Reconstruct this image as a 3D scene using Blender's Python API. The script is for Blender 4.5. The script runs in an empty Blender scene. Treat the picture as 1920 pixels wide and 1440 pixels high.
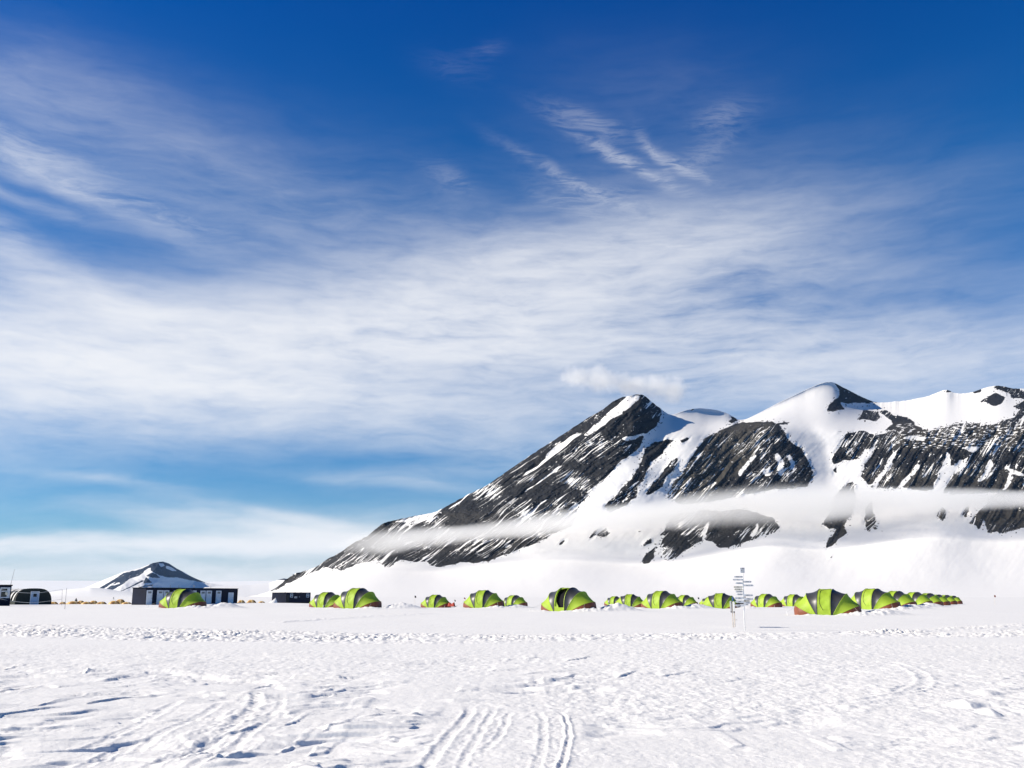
import bpy, bmesh, math, random
import numpy as np
from mathutils import Vector, Matrix

random.seed(7)
S = bpy.context.scene
COL = S.collection
R = math.radians

# ------------------------------------------------------------------ camera
FPX, CX, CY, HZ, EYE = 1800.0, 960.0, 720.0, 1118.0, 1.5
PITCH = math.atan((HZ - CY) / FPX)
cp, sp = math.cos(PITCH), math.sin(PITCH)


def ray(px, py):
    a = (px - CX) / FPX
    b = (CY - py) / FPX
    return a, cp - b * sp, sp + b * cp


def at(px, py, Y):
    """point seen at photo pixel px,py at forward distance Y"""
    dx, dy, dz = ray(px, py)
    k = Y / dy
    return Vector((dx * k, Y, EYE + dz * k))


def ground_at(px, py, z=0.0):
    dx, dy, dz = ray(px, py)
    k = (z - EYE) / dz
    return dx * k, dy * k


cam = bpy.data.cameras.new('camera')
camo = bpy.data.objects.new('camera', cam)
COL.objects.link(camo)
camo.location = (0, 0, EYE)
camo.rotation_euler = (math.pi / 2 + PITCH, 0, 0)
cam.sensor_width = 36
cam.lens = 36 * FPX / 1920
cam.clip_start = 0.1
cam.clip_end = 90000
S.camera = camo

SUN_AZ = -94.0   # degrees from straight ahead, negative is to the left
SUN_EL = 28.5

# ------------------------------------------------------------------ noise
_perm = np.random.RandomState(3).permutation(256).astype(np.int64)
_perm = np.concatenate([_perm, _perm])
_ga = np.linspace(0, 2 * math.pi, 17)[:16]
_gx, _gy = np.cos(_ga), np.sin(_ga)


def perlin(x, y, seed=0):
    xi = np.floor(x).astype(np.int64)
    yi = np.floor(y).astype(np.int64)
    xf = x - xi
    yf = y - yi
    u = xf * xf * xf * (xf * (xf * 6 - 15) + 10)
    v = yf * yf * yf * (yf * (yf * 6 - 15) + 10)

    def g(ix, iy, fx, fy):
        h = _perm[(_perm[(ix + seed * 37) & 255] + iy + seed * 101) & 255] & 15
        return _gx[h] * fx + _gy[h] * fy
    a = g(xi, yi, xf, yf)
    b = g(xi + 1, yi, xf - 1, yf)
    c = g(xi, yi + 1, xf, yf - 1)
    d = g(xi + 1, yi + 1, xf - 1, yf - 1)
    return ((a + (b - a) * u) * (1 - v) + (c + (d - c) * u) * v) * 1.5


def fbm(x, y, seed=0, octv=4, gain=.5):
    s, amp, f = 0, 1.0, 1.0
    tot = 0
    for i in range(octv):
        s = s + amp * perlin(x * f, y * f, seed + i)
        tot += amp
        amp *= gain
        f *= 2.03
    return s / tot


def sstep(a, b, x):
    t = np.clip((x - a) / (b - a), 0, 1)
    return t * t * (3 - 2 * t)


# ------------------------------------------------------------------ materials
def new_mat(name):
    m = bpy.data.materials.new(name)
    m.use_nodes = True
    nt = m.node_tree
    b = nt.nodes['Principled BSDF']
    return m, nt, b


def plain(name, col, rough=.6, spec=.3, metal=0.0, noise=.12, scale=3.0, translucent=0.0):
    """Procedural paint or cloth: the colour broken up a little by noise, with a fine bump."""
    m, nt, b = new_mat(name)
    tc = nt.nodes.new('ShaderNodeTexCoord')
    n = nt.nodes.new('ShaderNodeTexNoise')
    n.inputs['Scale'].default_value = scale
    n.inputs['Detail'].default_value = 5
    nt.links.new(tc.outputs['Object'], n.inputs['Vector'])
    r = nt.nodes.new('ShaderNodeValToRGB')
    r.color_ramp.elements[0].position = .3
    r.color_ramp.elements[1].position = .7
    r.color_ramp.elements[0].color = tuple(c * (1 - noise) for c in col) + (1,)
    r.color_ramp.elements[1].color = tuple(min(1, c * (1 + noise)) for c in col) + (1,)
    nt.links.new(n.outputs['Fac'], r.inputs['Fac'])
    nt.links.new(r.outputs['Color'], b.inputs['Base Color'])
    b.inputs['Roughness'].default_value = rough
    b.inputs['Specular IOR Level'].default_value = spec
    b.inputs['Metallic'].default_value = metal
    bp = nt.nodes.new('ShaderNodeBump')
    bp.inputs['Strength'].default_value = .25
    bp.inputs['Distance'].default_value = .04
    nt.links.new(n.outputs['Fac'], bp.inputs['Height'])
    nt.links.new(bp.outputs['Normal'], b.inputs['Normal'])
    if translucent > 0:
        tr = nt.nodes.new('ShaderNodeBsdfTranslucent')
        nt.links.new(r.outputs['Color'], tr.inputs['Color'])
        mx = nt.nodes.new('ShaderNodeMixShader')
        mx.inputs[0].default_value = translucent
        nt.links.new(b.outputs[0], mx.inputs[1])
        nt.links.new(tr.outputs[0], mx.inputs[2])
        nt.links.new(mx.outputs[0], nt.nodes['Material Output'].inputs['Surface'])
    return m


M = {
    'lime': plain('lime_nylon', (.47, .66, .06), .55, .4, translucent=.35, scale=1.5),
    'charcoal': plain('charcoal_nylon', (.042, .043, .048), .42, .55, scale=1.5, noise=.2),
    'rust': plain('rust_orange_nylon', (.21, .062, .028), .55, .4, translucent=.02, scale=1.5),
    'piping': plain('black_piping', (.02, .02, .022), .5),
    'bamboo': plain('pale_bamboo', (.62, .55, .42), .6),
    'inner': plain('black_inner_tent', (.012, .012, .014), .8, .1),
    'amber': plain('amber_nylon', (.92, .60, .20), .55, .3, translucent=.22),
    'amberdark': plain('brown_door_and_shade', (.30, .15, .05), .6, .3),  # brown of the door and of the painted shade side
    'navy': plain('navy_steel_paint', (.007, .011, .030), .6, .15, scale=.7, noise=.25),
    'navyframe': plain('black_steel_frame', (.006, .007, .010), .7, .1),
    'doorwhite': plain('white_door_paint', (.72, .74, .76), .45, .4),
    'glass': plain('dark_window_glass', (.02, .025, .03), .12, .6),
    'blackpaint': plain('black_paint', (.012, .013, .016), .55, .3),
    'green': plain('black_green_canvas', (.012, .018, .014), .6, .3, scale=1.2, noise=.3),
    'paledoor': plain('pale_blue_door', (.40, .50, .62), .5),
    'palecloth': plain('pale_canvas', (.55, .55, .55), .6),
    'rope': plain('pale_rope', (.62, .64, .62), .8),
    'pole': plain('weathered_grey_pole', (.30, .30, .30), .6),
    'signgrey': plain('grey_weathered_sign_paint', (.86, .86, .84), .6),
    'signbeige': plain('beige_sign_paint', (.78, .73, .60), .6),
    'signwhite': plain('white_sign_paint', (.85, .86, .84), .5),
    'ink': plain('black_lettering', (.03, .03, .035), .6),
    'bluecover': plain('blue_cover', (.03, .08, .20), .6),
    'woodpost': plain('pale_wood_post', (.55, .48, .40), .7, scale=8),
    'redflag': plain('dark_red_flag', (.22, .03, .03), .7),
    'blackflag': plain('black_flag_cloth', (.02, .02, .025), .8),
    'redbag': plain('red_sled_cover', (.40, .05, .03), .6),
    'coat': plain('black_parka', (.012, .013, .018), .8),
    'skin': plain('skin', (.55, .35, .26), .6),
    'lamp': plain('pale_yellow_lamp_housing', (.85, .80, .62), .4),
}


def snow_material(name, ground=True):
    m, nt, b = new_mat(name)
    tc = nt.nodes.new('ShaderNodeTexCoord')
    n = nt.nodes.new('ShaderNodeTexNoise')
    n.inputs['Scale'].default_value = .35
    n.inputs['Detail'].default_value = 6
    nt.links.new(tc.outputs['Object'], n.inputs['Vector'])
    r = nt.nodes.new('ShaderNodeValToRGB')
    r.color_ramp.elements[0].color = (.84, .83, .82, 1)
    r.color_ramp.elements[1].color = (.895, .885, .875, 1)
    nt.links.new(n.outputs['Fac'], r.inputs['Fac'])
    nt.links.new(r.outputs['Color'], b.inputs['Base Color'])
    b.inputs['Roughness'].default_value = .75
    b.inputs['Specular IOR Level'].default_value = .15
    n2 = nt.nodes.new('ShaderNodeTexNoise')
    n2.inputs['Scale'].default_value = 28
    n2.inputs['Detail'].default_value = 6
    n2.inputs['Roughness'].default_value = .7
    nt.links.new(tc.outputs['Object'], n2.inputs['Vector'])
    bp = nt.nodes.new('ShaderNodeBump')
    bp.inputs['Strength'].default_value = .55
    bp.inputs['Distance'].default_value = .012
    nt.links.new(n2.outputs['Fac'], bp.inputs['Height'])
    nt.links.new(bp.outputs['Normal'], b.inputs['Normal'])
    return m


def rock_snow_material(name, rock_a, rock_b, nscale):
    """Rock where the mesh's own cover attribute says bare rock, snow elsewhere."""
    m, nt, b = new_mat(name)
    L = nt.links.new
    at_ = nt.nodes.new('ShaderNodeAttribute')
    at_.attribute_name = 'rock'
    tone = nt.nodes.new('ShaderNodeAttribute')
    tone.attribute_name = 'tone'
    tc = nt.nodes.new('ShaderNodeTexCoord')
    n = nt.nodes.new('ShaderNodeTexNoise')
    n.inputs['Scale'].default_value = nscale
    n.inputs['Detail'].default_value = 8
    n.inputs['Roughness'].default_value = .65
    L(tc.outputs['Object'], n.inputs['Vector'])
    ad = nt.nodes.new('ShaderNodeMath')
    ad.operation = 'MULTIPLY_ADD'
    L(n.outputs['Fac'], ad.inputs[0])
    ad.inputs[1].default_value = .5
    ad.inputs[2].default_value = -.25
    su = nt.nodes.new('ShaderNodeMath')
    su.operation = 'ADD'
    L(at_.outputs['Fac'], su.inputs[0])
    L(ad.outputs[0], su.inputs[1])
    mr = nt.nodes.new('ShaderNodeMapRange')
    mr.inputs['From Min'].default_value = .40
    mr.inputs['From Max'].default_value = .58
    L(su.outputs[0], mr.inputs['Value'])
    rc = nt.nodes.new('ShaderNodeMix')
    rc.data_type = 'RGBA'
    rc.inputs['A'].default_value = rock_a + (1,)
    rc.inputs['B'].default_value = rock_b + (1,)
    n3 = nt.nodes.new('ShaderNodeTexNoise')
    n3.inputs['Scale'].default_value = nscale * 2.2
    n3.inputs['Detail'].default_value = 6
    L(tc.outputs['Object'], n3.inputs['Vector'])
    mm = nt.nodes.new('ShaderNodeMath')
    mm.operation = 'MULTIPLY_ADD'
    L(n3.outputs['Fac'], mm.inputs[0])
    mm.inputs[1].default_value = .8
    mm2 = nt.nodes.new('ShaderNodeMath')
    mm2.operation = 'SUBTRACT'
    L(tone.outputs['Fac'], mm2.inputs[0])
    mm2.inputs[1].default_value = .4
    L(mm2.outputs[0], mm.inputs[2])
    mm.use_clamp = True
    L(mm.outputs[0], rc.inputs['Factor'])
    cm = nt.nodes.new('ShaderNodeMix')
    cm.data_type = 'RGBA'
    L(mr.outputs['Result'], cm.inputs['Factor'])
    cm.inputs['A'].default_value = (.885, .875, .865, 1)
    L(rc.outputs['Result'], cm.inputs['B'])
    L(cm.outputs['Result'], b.inputs['Base Color'])
    b.inputs['Roughness'].default_value = .85
    b.inputs['Specular IOR Level'].default_value = .12
    bp = nt.nodes.new('ShaderNodeBump')
    bp.inputs['Distance'].default_value = 14
    L(n3.outputs['Fac'], bp.inputs['Height'])
    ms = nt.nodes.new('ShaderNodeMath')
    ms.operation = 'MULTIPLY'
    ms.inputs[1].default_value = .9
    L(mr.outputs['Result'], ms.inputs[0])
    L(ms.outputs[0], bp.inputs['Strength'])
    L(bp.outputs['Normal'], b.inputs['Normal'])
    return m


M['snow'] = snow_material('wind_packed_snow')

# ------------------------------------------------------------------ mesh building helpers


def mesh_np(name, verts, faces, mat, parent=None, smooth=True, attrs=None):
    me = bpy.data.meshes.new(name)
    nv, nf = len(verts), len(faces)
    k = faces.shape[1]
    me.vertices.add(nv)
    me.vertices.foreach_set('co', np.ascontiguousarray(verts, dtype=np.float32).ravel())
    me.loops.add(nf * k)
    me.loops.foreach_set('vertex_index', np.ascontiguousarray(faces, dtype=np.int32).ravel())
    me.polygons.add(nf)
    me.polygons.foreach_set('loop_start', np.arange(0, nf * k, k, dtype=np.int32))
    me.polygons.foreach_set('loop_total', np.full(nf, k, dtype=np.int32))
    me.polygons.foreach_set('use_smooth', np.full(nf, smooth, dtype=bool))
    for an, arr in (attrs or {}).items():
        a = me.attributes.new(an, 'FLOAT', 'POINT')
        a.data.foreach_set('value', np.ascontiguousarray(arr, dtype=np.float32).ravel())
    me.update(calc_edges=True)
    me.validate()
    me.materials.append(mat)
    o = bpy.data.objects.new(name, me)
    COL.objects.link(o)
    if parent:
        o.parent = parent
    return o


def grid_faces(nr, nc):
    i = np.arange((nr - 1) * (nc - 1))
    r, c = i // (nc - 1), i % (nc - 1)
    a = r * nc + c
    return np.stack([a, a + 1, a + nc + 1, a + nc], 1)


class MB:
    def __init__(self):
        self.v, self.f, self.sm = [], [], []

    def add(self, verts, faces, smooth=False):
        o = len(self.v)
        self.v += [tuple(p) for p in verts]
        self.f += [tuple(i + o for i in f) for f in faces]
        self.sm += [smooth] * len(faces)
        return self

    def box(self, c, s, rot=None, bev=0.0):
        hx, hy, hz = s[0] / 2, s[1] / 2, s[2] / 2
        bm = bmesh.new()
        bmesh.ops.create_cube(bm, size=1)
        for v in bm.verts:
            v.co = Vector((v.co.x * 2 * hx, v.co.y * 2 * hy, v.co.z * 2 * hz))
        if bev > 0:
            bmesh.ops.bevel(bm, geom=bm.edges[:], offset=bev, segments=1, affect='EDGES')
        mt = (rot.to_4x4() if rot else Matrix())
        bm.verts.index_update()
        self.add([mt @ v.co + Vector(c) for v in bm.verts], [[v.index for v in f.verts] for f in bm.faces])
        bm.free()
        return self

    def tube(self, pts, r, seg=6, taper=None):
        pts = [Vector(p) for p in pts]
        vs, fs = [], []
        n = len(pts)
        for i, p in enumerate(pts):
            t = (pts[min(i + 1, n - 1)] - pts[max(i - 1, 0)]).normalized()
            a = t.cross(Vector((0, 0, 1)))
            if a.length < .05:
                a = t.cross(Vector((1, 0, 0)))
            a.normalize()
            b = t.cross(a)
            rr = r if taper is None else r + (taper - r) * i / (n - 1)
            for k in range(seg):
                an = 2 * math.pi * k / seg
                vs.append(p + a * math.cos(an) * rr + b * math.sin(an) * rr)
        for i in range(n - 1):
            for k in range(seg):
                k2 = (k + 1) % seg
                fs.append((i * seg + k, i * seg + k2, (i + 1) * seg + k2, (i + 1) * seg + k))
        fs.append(tuple(range(seg))[::-1])
        fs.append(tuple((n - 1) * seg + k for k in range(seg)))
        return self.add(vs, fs, True)

    def grid(self, fn, nu, nv, smooth=True, keep=None):
        vs = [fn(i / nu, j / nv) for i in range(nu + 1) for j in range(nv + 1)]
        fs = []
        for i in range(nu):
            for j in range(nv):
                if keep and not keep((i + .5) / nu, (j + .5) / nv):
                    continue
                a = i * (nv + 1) + j
                fs.append((a, a + nv + 1, a + nv + 2, a + 1))
        return self.add(vs, fs, smooth)

    def prism(self, poly, y0, y1):
        """poly in the xz plane, pushed through y"""
        n = len(poly)
        vs = [(x, y0, z) for x, z in poly] + [(x, y1, z) for x, z in poly]
        fs = [tuple(range(n)), tuple(range(2 * n - 1, n - 1, -1))]
        fs += [(i, n + i, n + (i + 1) % n, (i + 1) % n) for i in range(n)]
        return self.add(vs, fs)

    def mesh(self, name, mat):
        me = bpy.data.meshes.new(name)
        me.from_pydata(self.v, [], self.f)
        me.polygons.foreach_set('use_smooth', self.sm)
        me.update()
        bm = bmesh.new()
        bm.from_mesh(me)
        bmesh.ops.recalc_face_normals(bm, faces=bm.faces)
        bm.to_mesh(me)
        bm.free()
        me.materials.append(mat)
        return me

    def build(self, name, mat, parent=None):
        o = bpy.data.objects.new(name, self.mesh(name, mat))
        COL.objects.link(o)
        if parent:
            o.parent = parent
        return o


def tag(o, label=None, cat=None, group=None, kind=None):
    if label:
        o['label'] = label
    if cat:
        o['category'] = cat
    if group:
        o['group'] = group
    if kind:
        o['kind'] = kind
    return o


def empty(name, loc, rz=0.0, label=None, cat=None, group=None, scale=1.0):
    o = bpy.data.objects.new(name, None)
    COL.objects.link(o)
    o.location = loc
    o.rotation_euler = (0, 0, rz)
    o.scale = (scale,) * 3
    return tag(o, label, cat, group)


def copy_tree(o, parent=None):
    c = o.copy()
    COL.objects.link(c)
    if parent is not None:
        c.parent = parent
    for ch in o.children:
        copy_tree(ch, c)
    return c


VK = 1888.0     # pixels per unit slope near eye level (vertical)


def base_z(py, Y):
    return at(CX, py, Y).z


# ------------------------------------------------------------------ where the tents stand: px centre, base y, height px
TENTS = [
    (342, 1141, 38, 'lime and charcoal clamshell tent in front of the long navy hut', 0),
    (613, 1139.5, 30, 'lime tent half hidden behind a larger tent, nearest to the small dark hut', 0),
    (670, 1142, 40, 'large lime tent overlapping the front of a smaller one, right of the small dark hut', 0),
    (817, 1139.5, 25, 'small lone lime tent with a red sled behind its right end', 0),
    (907, 1140.5, 33, 'larger lime tent of the touching pair with the small tent at its right', 0),
    (964, 1138.5, 23, 'small lime tent tucked against the right end of a larger lime tent', 0),
    (1066, 1147, 45, 'lime tent with its door open onto a black interior', 0),
    (1153, 1135.5, 17.5, 'tiny far lime tent just left of another small lime tent, past the open tent', 0),
    (1182, 1138.5, 24, 'small lime tent between a tiny far tent and a big frontal tent', 0),
    (1241, 1141.5, 34.5, 'big lime tent with a small tent peeking out behind its right end', 0),
    (1284, 1138, 22, 'small lime tent mostly hidden behind the right end of a big tent', 0),
    (1352, 1141.5, 30, 'lime tent standing just behind the posts of the edge-on notice board', 0),
    (1331, 1137, 17, 'far tent showing only a dark corner behind the tent left of the signpost', 0),
    (1437, 1138.5, 25, 'lime tent just right of the signpost', 0),
    (1489, 1137, 22.5, 'small lime tent partly hidden behind the left end of the nearest tent', 0),
    (1552, 1154, 51, 'nearest and largest lime tent with both orange ends showing', 0),
    (1638, 1143.5, 40, 'second lime tent of the receding right row, behind the nearest tent', 0),
    (1681, 1139.5, 32.5, 'third lime tent of the receding right row, brown end in shade', 0),
    (1717, 1138, 27.5, 'fourth lime tent of the receding right row', 0),
    (1741, 1136.5, 23.5, 'fifth lime tent of the receding right row, among the small overlapped ones', 0),
    (1758, 1135, 20.5, 'sixth lime tent of the receding right row, third from its far end', 0),
    (1774, 1133.5, 17.5, 'second lime tent from the far end of the receding right row', 0),
    (1787, 1132.5, 15, 'last and smallest lime tent at the far end of the receding right row', 0),
]
TH = 2.1
TPOS = []
for (px, by, h, lab, k) in TENTS:
    Y = VK * TH / h
    p = at(px, by, Y)
    # the tent's centre stands a little behind its front hem
    Yc = Y + 1.4
    TPOS.append(Vector((p.x * Yc / Y, Yc, p.z)))
AMBER = [
    (100, 1136, 8, 1.0, 'amber dome tent nearest to the black arched tent'),
    (117, 1136, 7.6, .9, 'second small amber dome tent from the black arched tent'),
    (137, 1136, 9, 1.3, 'widest amber dome tent, in front of the standing person'),
    (151, 1133.5, 7.5, .9, 'amber dome tent half hidden behind two others, right of the standing person'),
    (162, 1136, 8, 1.2, 'wide amber dome tent right of the one in front of the person'),
    (175, 1134, 8, .9, 'amber dome tent peeking out between two wide amber tents'),
    (190, 1136, 8, 1.2, 'amber dome tent on its own in the middle of the gap before the navy hut'),
    (213, 1135.3, 9, 1.0, 'amber dome tent leaning behind the one beside the navy hut, on its left'),
    (225, 1133.5, 10, .9, 'tallest brown amber dome tent standing behind two others by the navy hut'),
    (237, 1136, 7.5, 1.2, 'amber dome tent right beside the end of the long navy hut'),
    (452, 1131.5, 6.5, 1.0, 'flat brown amber tent touching the right end of the long navy hut'),
    (471, 1133, 8.5, 1.0, 'amber dome tent with a dark open mouth between the two huts'),
    (490, 1134.5, 7.5, .9, 'amber dome tent beside the left end of the small dark hut'),
]
APOS = []
for (px, by, h, wf, lab) in AMBER:
    Y = VK * 1.05 / h if h < 7 else 232 - (1136 - by) * -8
    p = at(px, by, Y)
    APOS.append((p, h * Y / VK, wf))

ANCH = [(v.x, v.y - 1.4, v.z) for v in TPOS] + [(p.x, p.y, p.z) for p, _, _ in APOS]
for Yb in (3, 10, 18, 27, 36, 45, 54, 62):
    for k in range(-6, 7):
        ANCH.append((k * .14 * (Yb + 4), Yb, 0.0))
for Yb in (320, 450, 700, 1200, 2500, 6000):
    for k in range(-4, 5):
        ANCH.append((k * .2 * Yb, Yb, -.7))


def add_anchor(px, py, Y):
    p = at(px, py, Y)
    ANCH.append((p.x, p.y, p.z))
    return p


HUT_A = add_anchor(272, 1134.2, 150)
_d23 = Vector((math.sin(R(23)), math.cos(R(23)), 0))


def along(P, px, dirv):
    """distance along dirv from P to where the photo column px crosses that line"""
    k = (px - CX) * cp / FPX
    return (k * P.y - P.x) / (dirv.x - k * dirv.y)


LA = along(HUT_A, 445, _d23)
HA_END = HUT_A + _d23 * LA
ANCH.append((HA_END.x, HA_END.y, at(445, 1130.3, HA_END.y).z))
ANCH.append(((HUT_A.x + HA_END.x) / 2, (HUT_A.y + HA_END.y) / 2, at(360, 1132.5, (HUT_A.y + HA_END.y) / 2).z))
HUT_B = add_anchor(536, 1134.6, 198)
add_anchor(582, 1132.2, 212)
ARCH_P = add_anchor(62, 1133.5, 168)
HUT_C = add_anchor(18, 1136, 126)
POLE_A = add_anchor(116, 1135, 150)
POLE_B = add_anchor(121.5, 1142, 104)
SIGN_P = add_anchor(1396, 1181.5, VK * 1.5 / 63.5)
BOARD_P = add_anchor(1377, 1176, VK * 1.5 / 58)
ANCH = np.array(ANCH)


def ground_base(X, Y):
    num = np.zeros_like(X)
    den = np.zeros_like(X)
    for ax, ay, az in ANCH:
        s = 1.0 / (1.5 + .012 * ay)
        q = ((X - ax) ** 2 + (Y - ay) ** 2) * s * s
        w = 1.0 / (q + 2.0) ** 2 * s
        num += w * az
        den += w
    return num / den


def gz(x, y):
    return float(ground_base(np.array([x], float), np.array([y], float))[0])


# ------------------------------------------------------------------ snow ground
def build_ground():
    ys = [-10, -4, 0, 2, 4, 5.5, 6.5]
    y = 7.2
    while y < 42:
        ys.append(y)
        y += max(.013, y * y / (1.5 * VK) * .42)
    while y < 128:
        ys.append(y)
        y += .26
    while y < 9500:
        ys.append(y)
        y *= 1.03
    ys = np.array(ys)
    nc = 1500
    t = np.linspace(-.80, .80, nc)
    Y, T = np.meshgrid(ys, t, indexing='ij')
    X = T * (np.maximum(Y, -2) + 3.2)
    print('ground', X.shape)
    sh = X.shape
    X = X.ravel()
    Y = Y.ravel()
    Z = ground_base(X, Y)
    fade = 1 / (1 + (Y / 60) ** 2)
    PY = CY - FPX * ((-Y * sp + (0 - EYE) * cp) / np.maximum(Y * cp + (0 - EYE) * sp, .5))
    PX = CX + FPX * X / np.maximum(Y * cp + (0 - EYE) * sp, .5)
    near = Y < 140
    n = near
    x, yy = X[n], Y[n]
    px, py = PX[n], PY[n]
    z = np.zeros_like(x)
    # broad swells
    z += .05 * fbm(x / 9, yy / 14, 11, 3) * sstep(3, 9, yy)
    # wind-cut sastrugi: stepped terraces with sharp lee edges
    wx = x + .25 * fbm(x / 1.2, yy / 1.2, 31, 2)
    wy = yy + .35 * fbm(x / 1.5, yy / 1.5, 33, 2)
    ca, sa = math.cos(R(14)), math.sin(R(14))
    rx, ry = wx * ca + wy * sa, -wx * sa + wy * ca
    f = fbm(rx / 4.6, ry / 1.7, 41, 4, .5) * 4.2
    fr = f - np.floor(f)
    step = np.floor(f) + sstep(.80, .99, fr)
    zoneA = np.clip(sstep(1215, 1290, py) * (1.05 - .75 * sstep(900, 1250, px)) + .15, 0, 1.05)
    zoneA = zoneA * (1 - .85 * sstep(770, 830, px) * (1 - sstep(1085, 1140, px)) * sstep(1300, 1325, py))
    patch = sstep(-.12, .22, fbm(x / 3.1, yy / 4.5, 55, 3))
    z += .046 * step * zoneA * patch * sstep(10, 13, 60 / np.maximum(yy, .1) * 3.2 + 5)
    # a second family of finer crests
    f2 = fbm(rx / 1.25, ry / .55, 61, 3, .5) * 3.2
    fr2 = f2 - np.floor(f2)
    z += .024 * (np.floor(f2) + sstep(.68, .98, fr2)) * zoneA * sstep(-.15, .3, fbm(x / 2.2, yy / 3.0, 57, 2))
    # grain of wind-packed snow, coarser where people and machines have been
    tread = sstep(1195, 1215, py) * (1 - sstep(1320, 1370, py)) * sstep(760, 1150, px)
    tread = np.maximum(tread, sstep(1200, 1225, py) * (1 - sstep(1255, 1290, py)) * .8)
    tread = np.maximum(tread, .55 * sstep(1500, 1750, px) * sstep(1240, 1300, py))
    g1 = fbm(x / .20, yy / .26, 71, 5, .70)
    z += g1 * (.010 + .0145 * tread)
    g2 = np.maximum(perlin(x / .22, yy / .30, 75) - .22, 0)
    z += g2 * .03 * tread * sstep(-.2, .25, fbm(x / 2.6, yy / 3.4, 77, 2))
    # scoops and clods
    cl = np.maximum(perlin(x / .55, yy / .6, 81) - .40, 0) * sstep(.02, .3, fbm(x / 3, yy / 4, 83, 2))
    z += cl * .14 * sstep(1260, 1330, py) * (.5 + .9 * sstep(1100, 1500, px))
    # churned tracked-vehicle line
    bx = np.array([-400, 0, 200, 500, 700, 960, 1200, 1500, 1920, 2400])
    cy_ = np.interp(px, bx, [1176, 1181, 1187, 1194, 1197, 1198, 1195.5, 1192, 1188, 1184])
    hw = np.interp(px, bx, [14, 13, 13, 12, 11, 9, 7.5, 6.5, 8, 9])
    w = np.clip(1 - ((py - cy_) / hw) ** 2, 0, 1) ** .6
    lum = fbm(x / .34, yy / .5, 91, 4, .65) * (.75 + .9 * fbm(x / 5, yy / 5, 93, 2))
    z += w * (.03 + .21 * lum * np.interp(px, bx, [1, 1, 1, 1, .9, .8, .75, .75, .8, .8]))
    w2 = np.clip(1 - ((py - np.interp(px, [1500, 1640, 1760, 1920, 2200], [1194, 1189, 1181, 1173, 1162])) / 5) ** 2, 0, 1) * sstep(1560, 1640, px)
    z += w2 * (.05 + .14 * lum)
    w3 = np.clip(1 - ((py - np.interp(px, [400, 530, 600, 700, 800, 900], [1170, 1166.5, 1161, 1156, 1153, 1152])) / 1.6) ** 2, 0, 1) * sstep(500, 540, px) * (1 - sstep(780, 830, px))
    z += w3 * (.05 + .10 * lum)
    w4 = np.clip(1 - ((py - (1213 + 6 * np.sin(px / 300))) / 5) ** 2, 0, 1) * sstep(1000, 1300, px)
    z += w4 * .06 * np.maximum(lum, 0)
    # long wind-carved ledges that drop sharply on the near side
    ledges = [
        [(-60, 1297), (0, 1296), (35, 1297), (65, 1292), (72, 1285)], [(70, 1285), (110, 1287), (148, 1285)],
        [(128, 1323), (160, 1319), (185, 1315), (190, 1309), (250, 1305), (328, 1301)], [(-80, 1352), (0, 1345), (70, 1332), (130, 1325)],
        [(150, 1288), (200, 1287), (240, 1285), (328, 1282)], [(398, 1381), (450, 1373), (480, 1362), (497, 1356)], [(332, 1415), (380, 1405), (428, 1392)],
        [(383, 1438), (400, 1430), (428, 1425)], [(528, 1362), (552, 1358)], [(598, 1373), (620, 1367), (648, 1364)], [(568, 1411), (590, 1408), (615, 1406)], [(522, 1401), (550, 1396)],
        [(-60, 1372), (0, 1369), (140, 1363), (194, 1360)], [(480, 1345), (540, 1342), (560, 1340)], [(470, 1290), (500, 1287), (515, 1283)], [(545, 1302), (600, 1299), (612, 1297)],
        [(200, 1273), (225, 1271)], [(155, 1262), (165, 1257)], [(0, 1254), (15, 1251)], [(55, 1330), (95, 1317), (105, 1312)],
        [(910, 1260), (930, 1258), (990, 1257)], [(965, 1266), (1025, 1262), (1087, 1259)], [(1053, 1240), (1112, 1232)], [(1018, 1276), (1087, 1266)], [(1153, 1272), (1198, 1260)], [(1238, 1270), (1288, 1262)],
        [(1198, 1335), (1224, 1332)], [(1460, 1334), (1520, 1332)], [(980, 1236), (1010, 1234)], [(1365, 1398), (1400, 1394)], [(1560, 1405), (1600, 1402)],
        [(700, 1285), (770, 1284)], [(760, 1345), (830, 1343)], [(640, 1330), (690, 1328)], [(850, 1300), (900, 1298)],
    ]
    for k_, pl in enumerate(ledges):
        P = np.array(sorted(ground_at(a, b) for a, b in pl))
        x0, x1 = P[0, 0], P[-1, 0]
        m = np.where((x > x0) & (x < x1) & (yy > P[:, 1].min() - .3) & (yy < P[:, 1].max() + 2.5))[0]
        if not len(m):
            continue
        yl = np.interp(x[m], P[:, 0], P[:, 1]) + .10 * perlin(x[m] / .55, x[m] * 0 + k_ * 3.7, 131) + .03 * perlin(x[m] / .2, x[m] * 0 + k_ * 1.7, 132)
        sg = yy[m] - yl
        tp = np.clip((x[m] - x0) / (x1 - x0), 0, 1)
        tp = sstep(0, .25, tp) * (1 - sstep(.7, 1, tp)) * (.75 + .5 * perlin(x[m] / .5, x[m] * 0 + k_, 133))
        z[m] += .034 * tp * (sstep(-.025, .03, sg) * np.exp(-np.maximum(sg, 0) / .7) - .25 * np.exp(-((sg + .12) / .12) ** 2))
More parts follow.
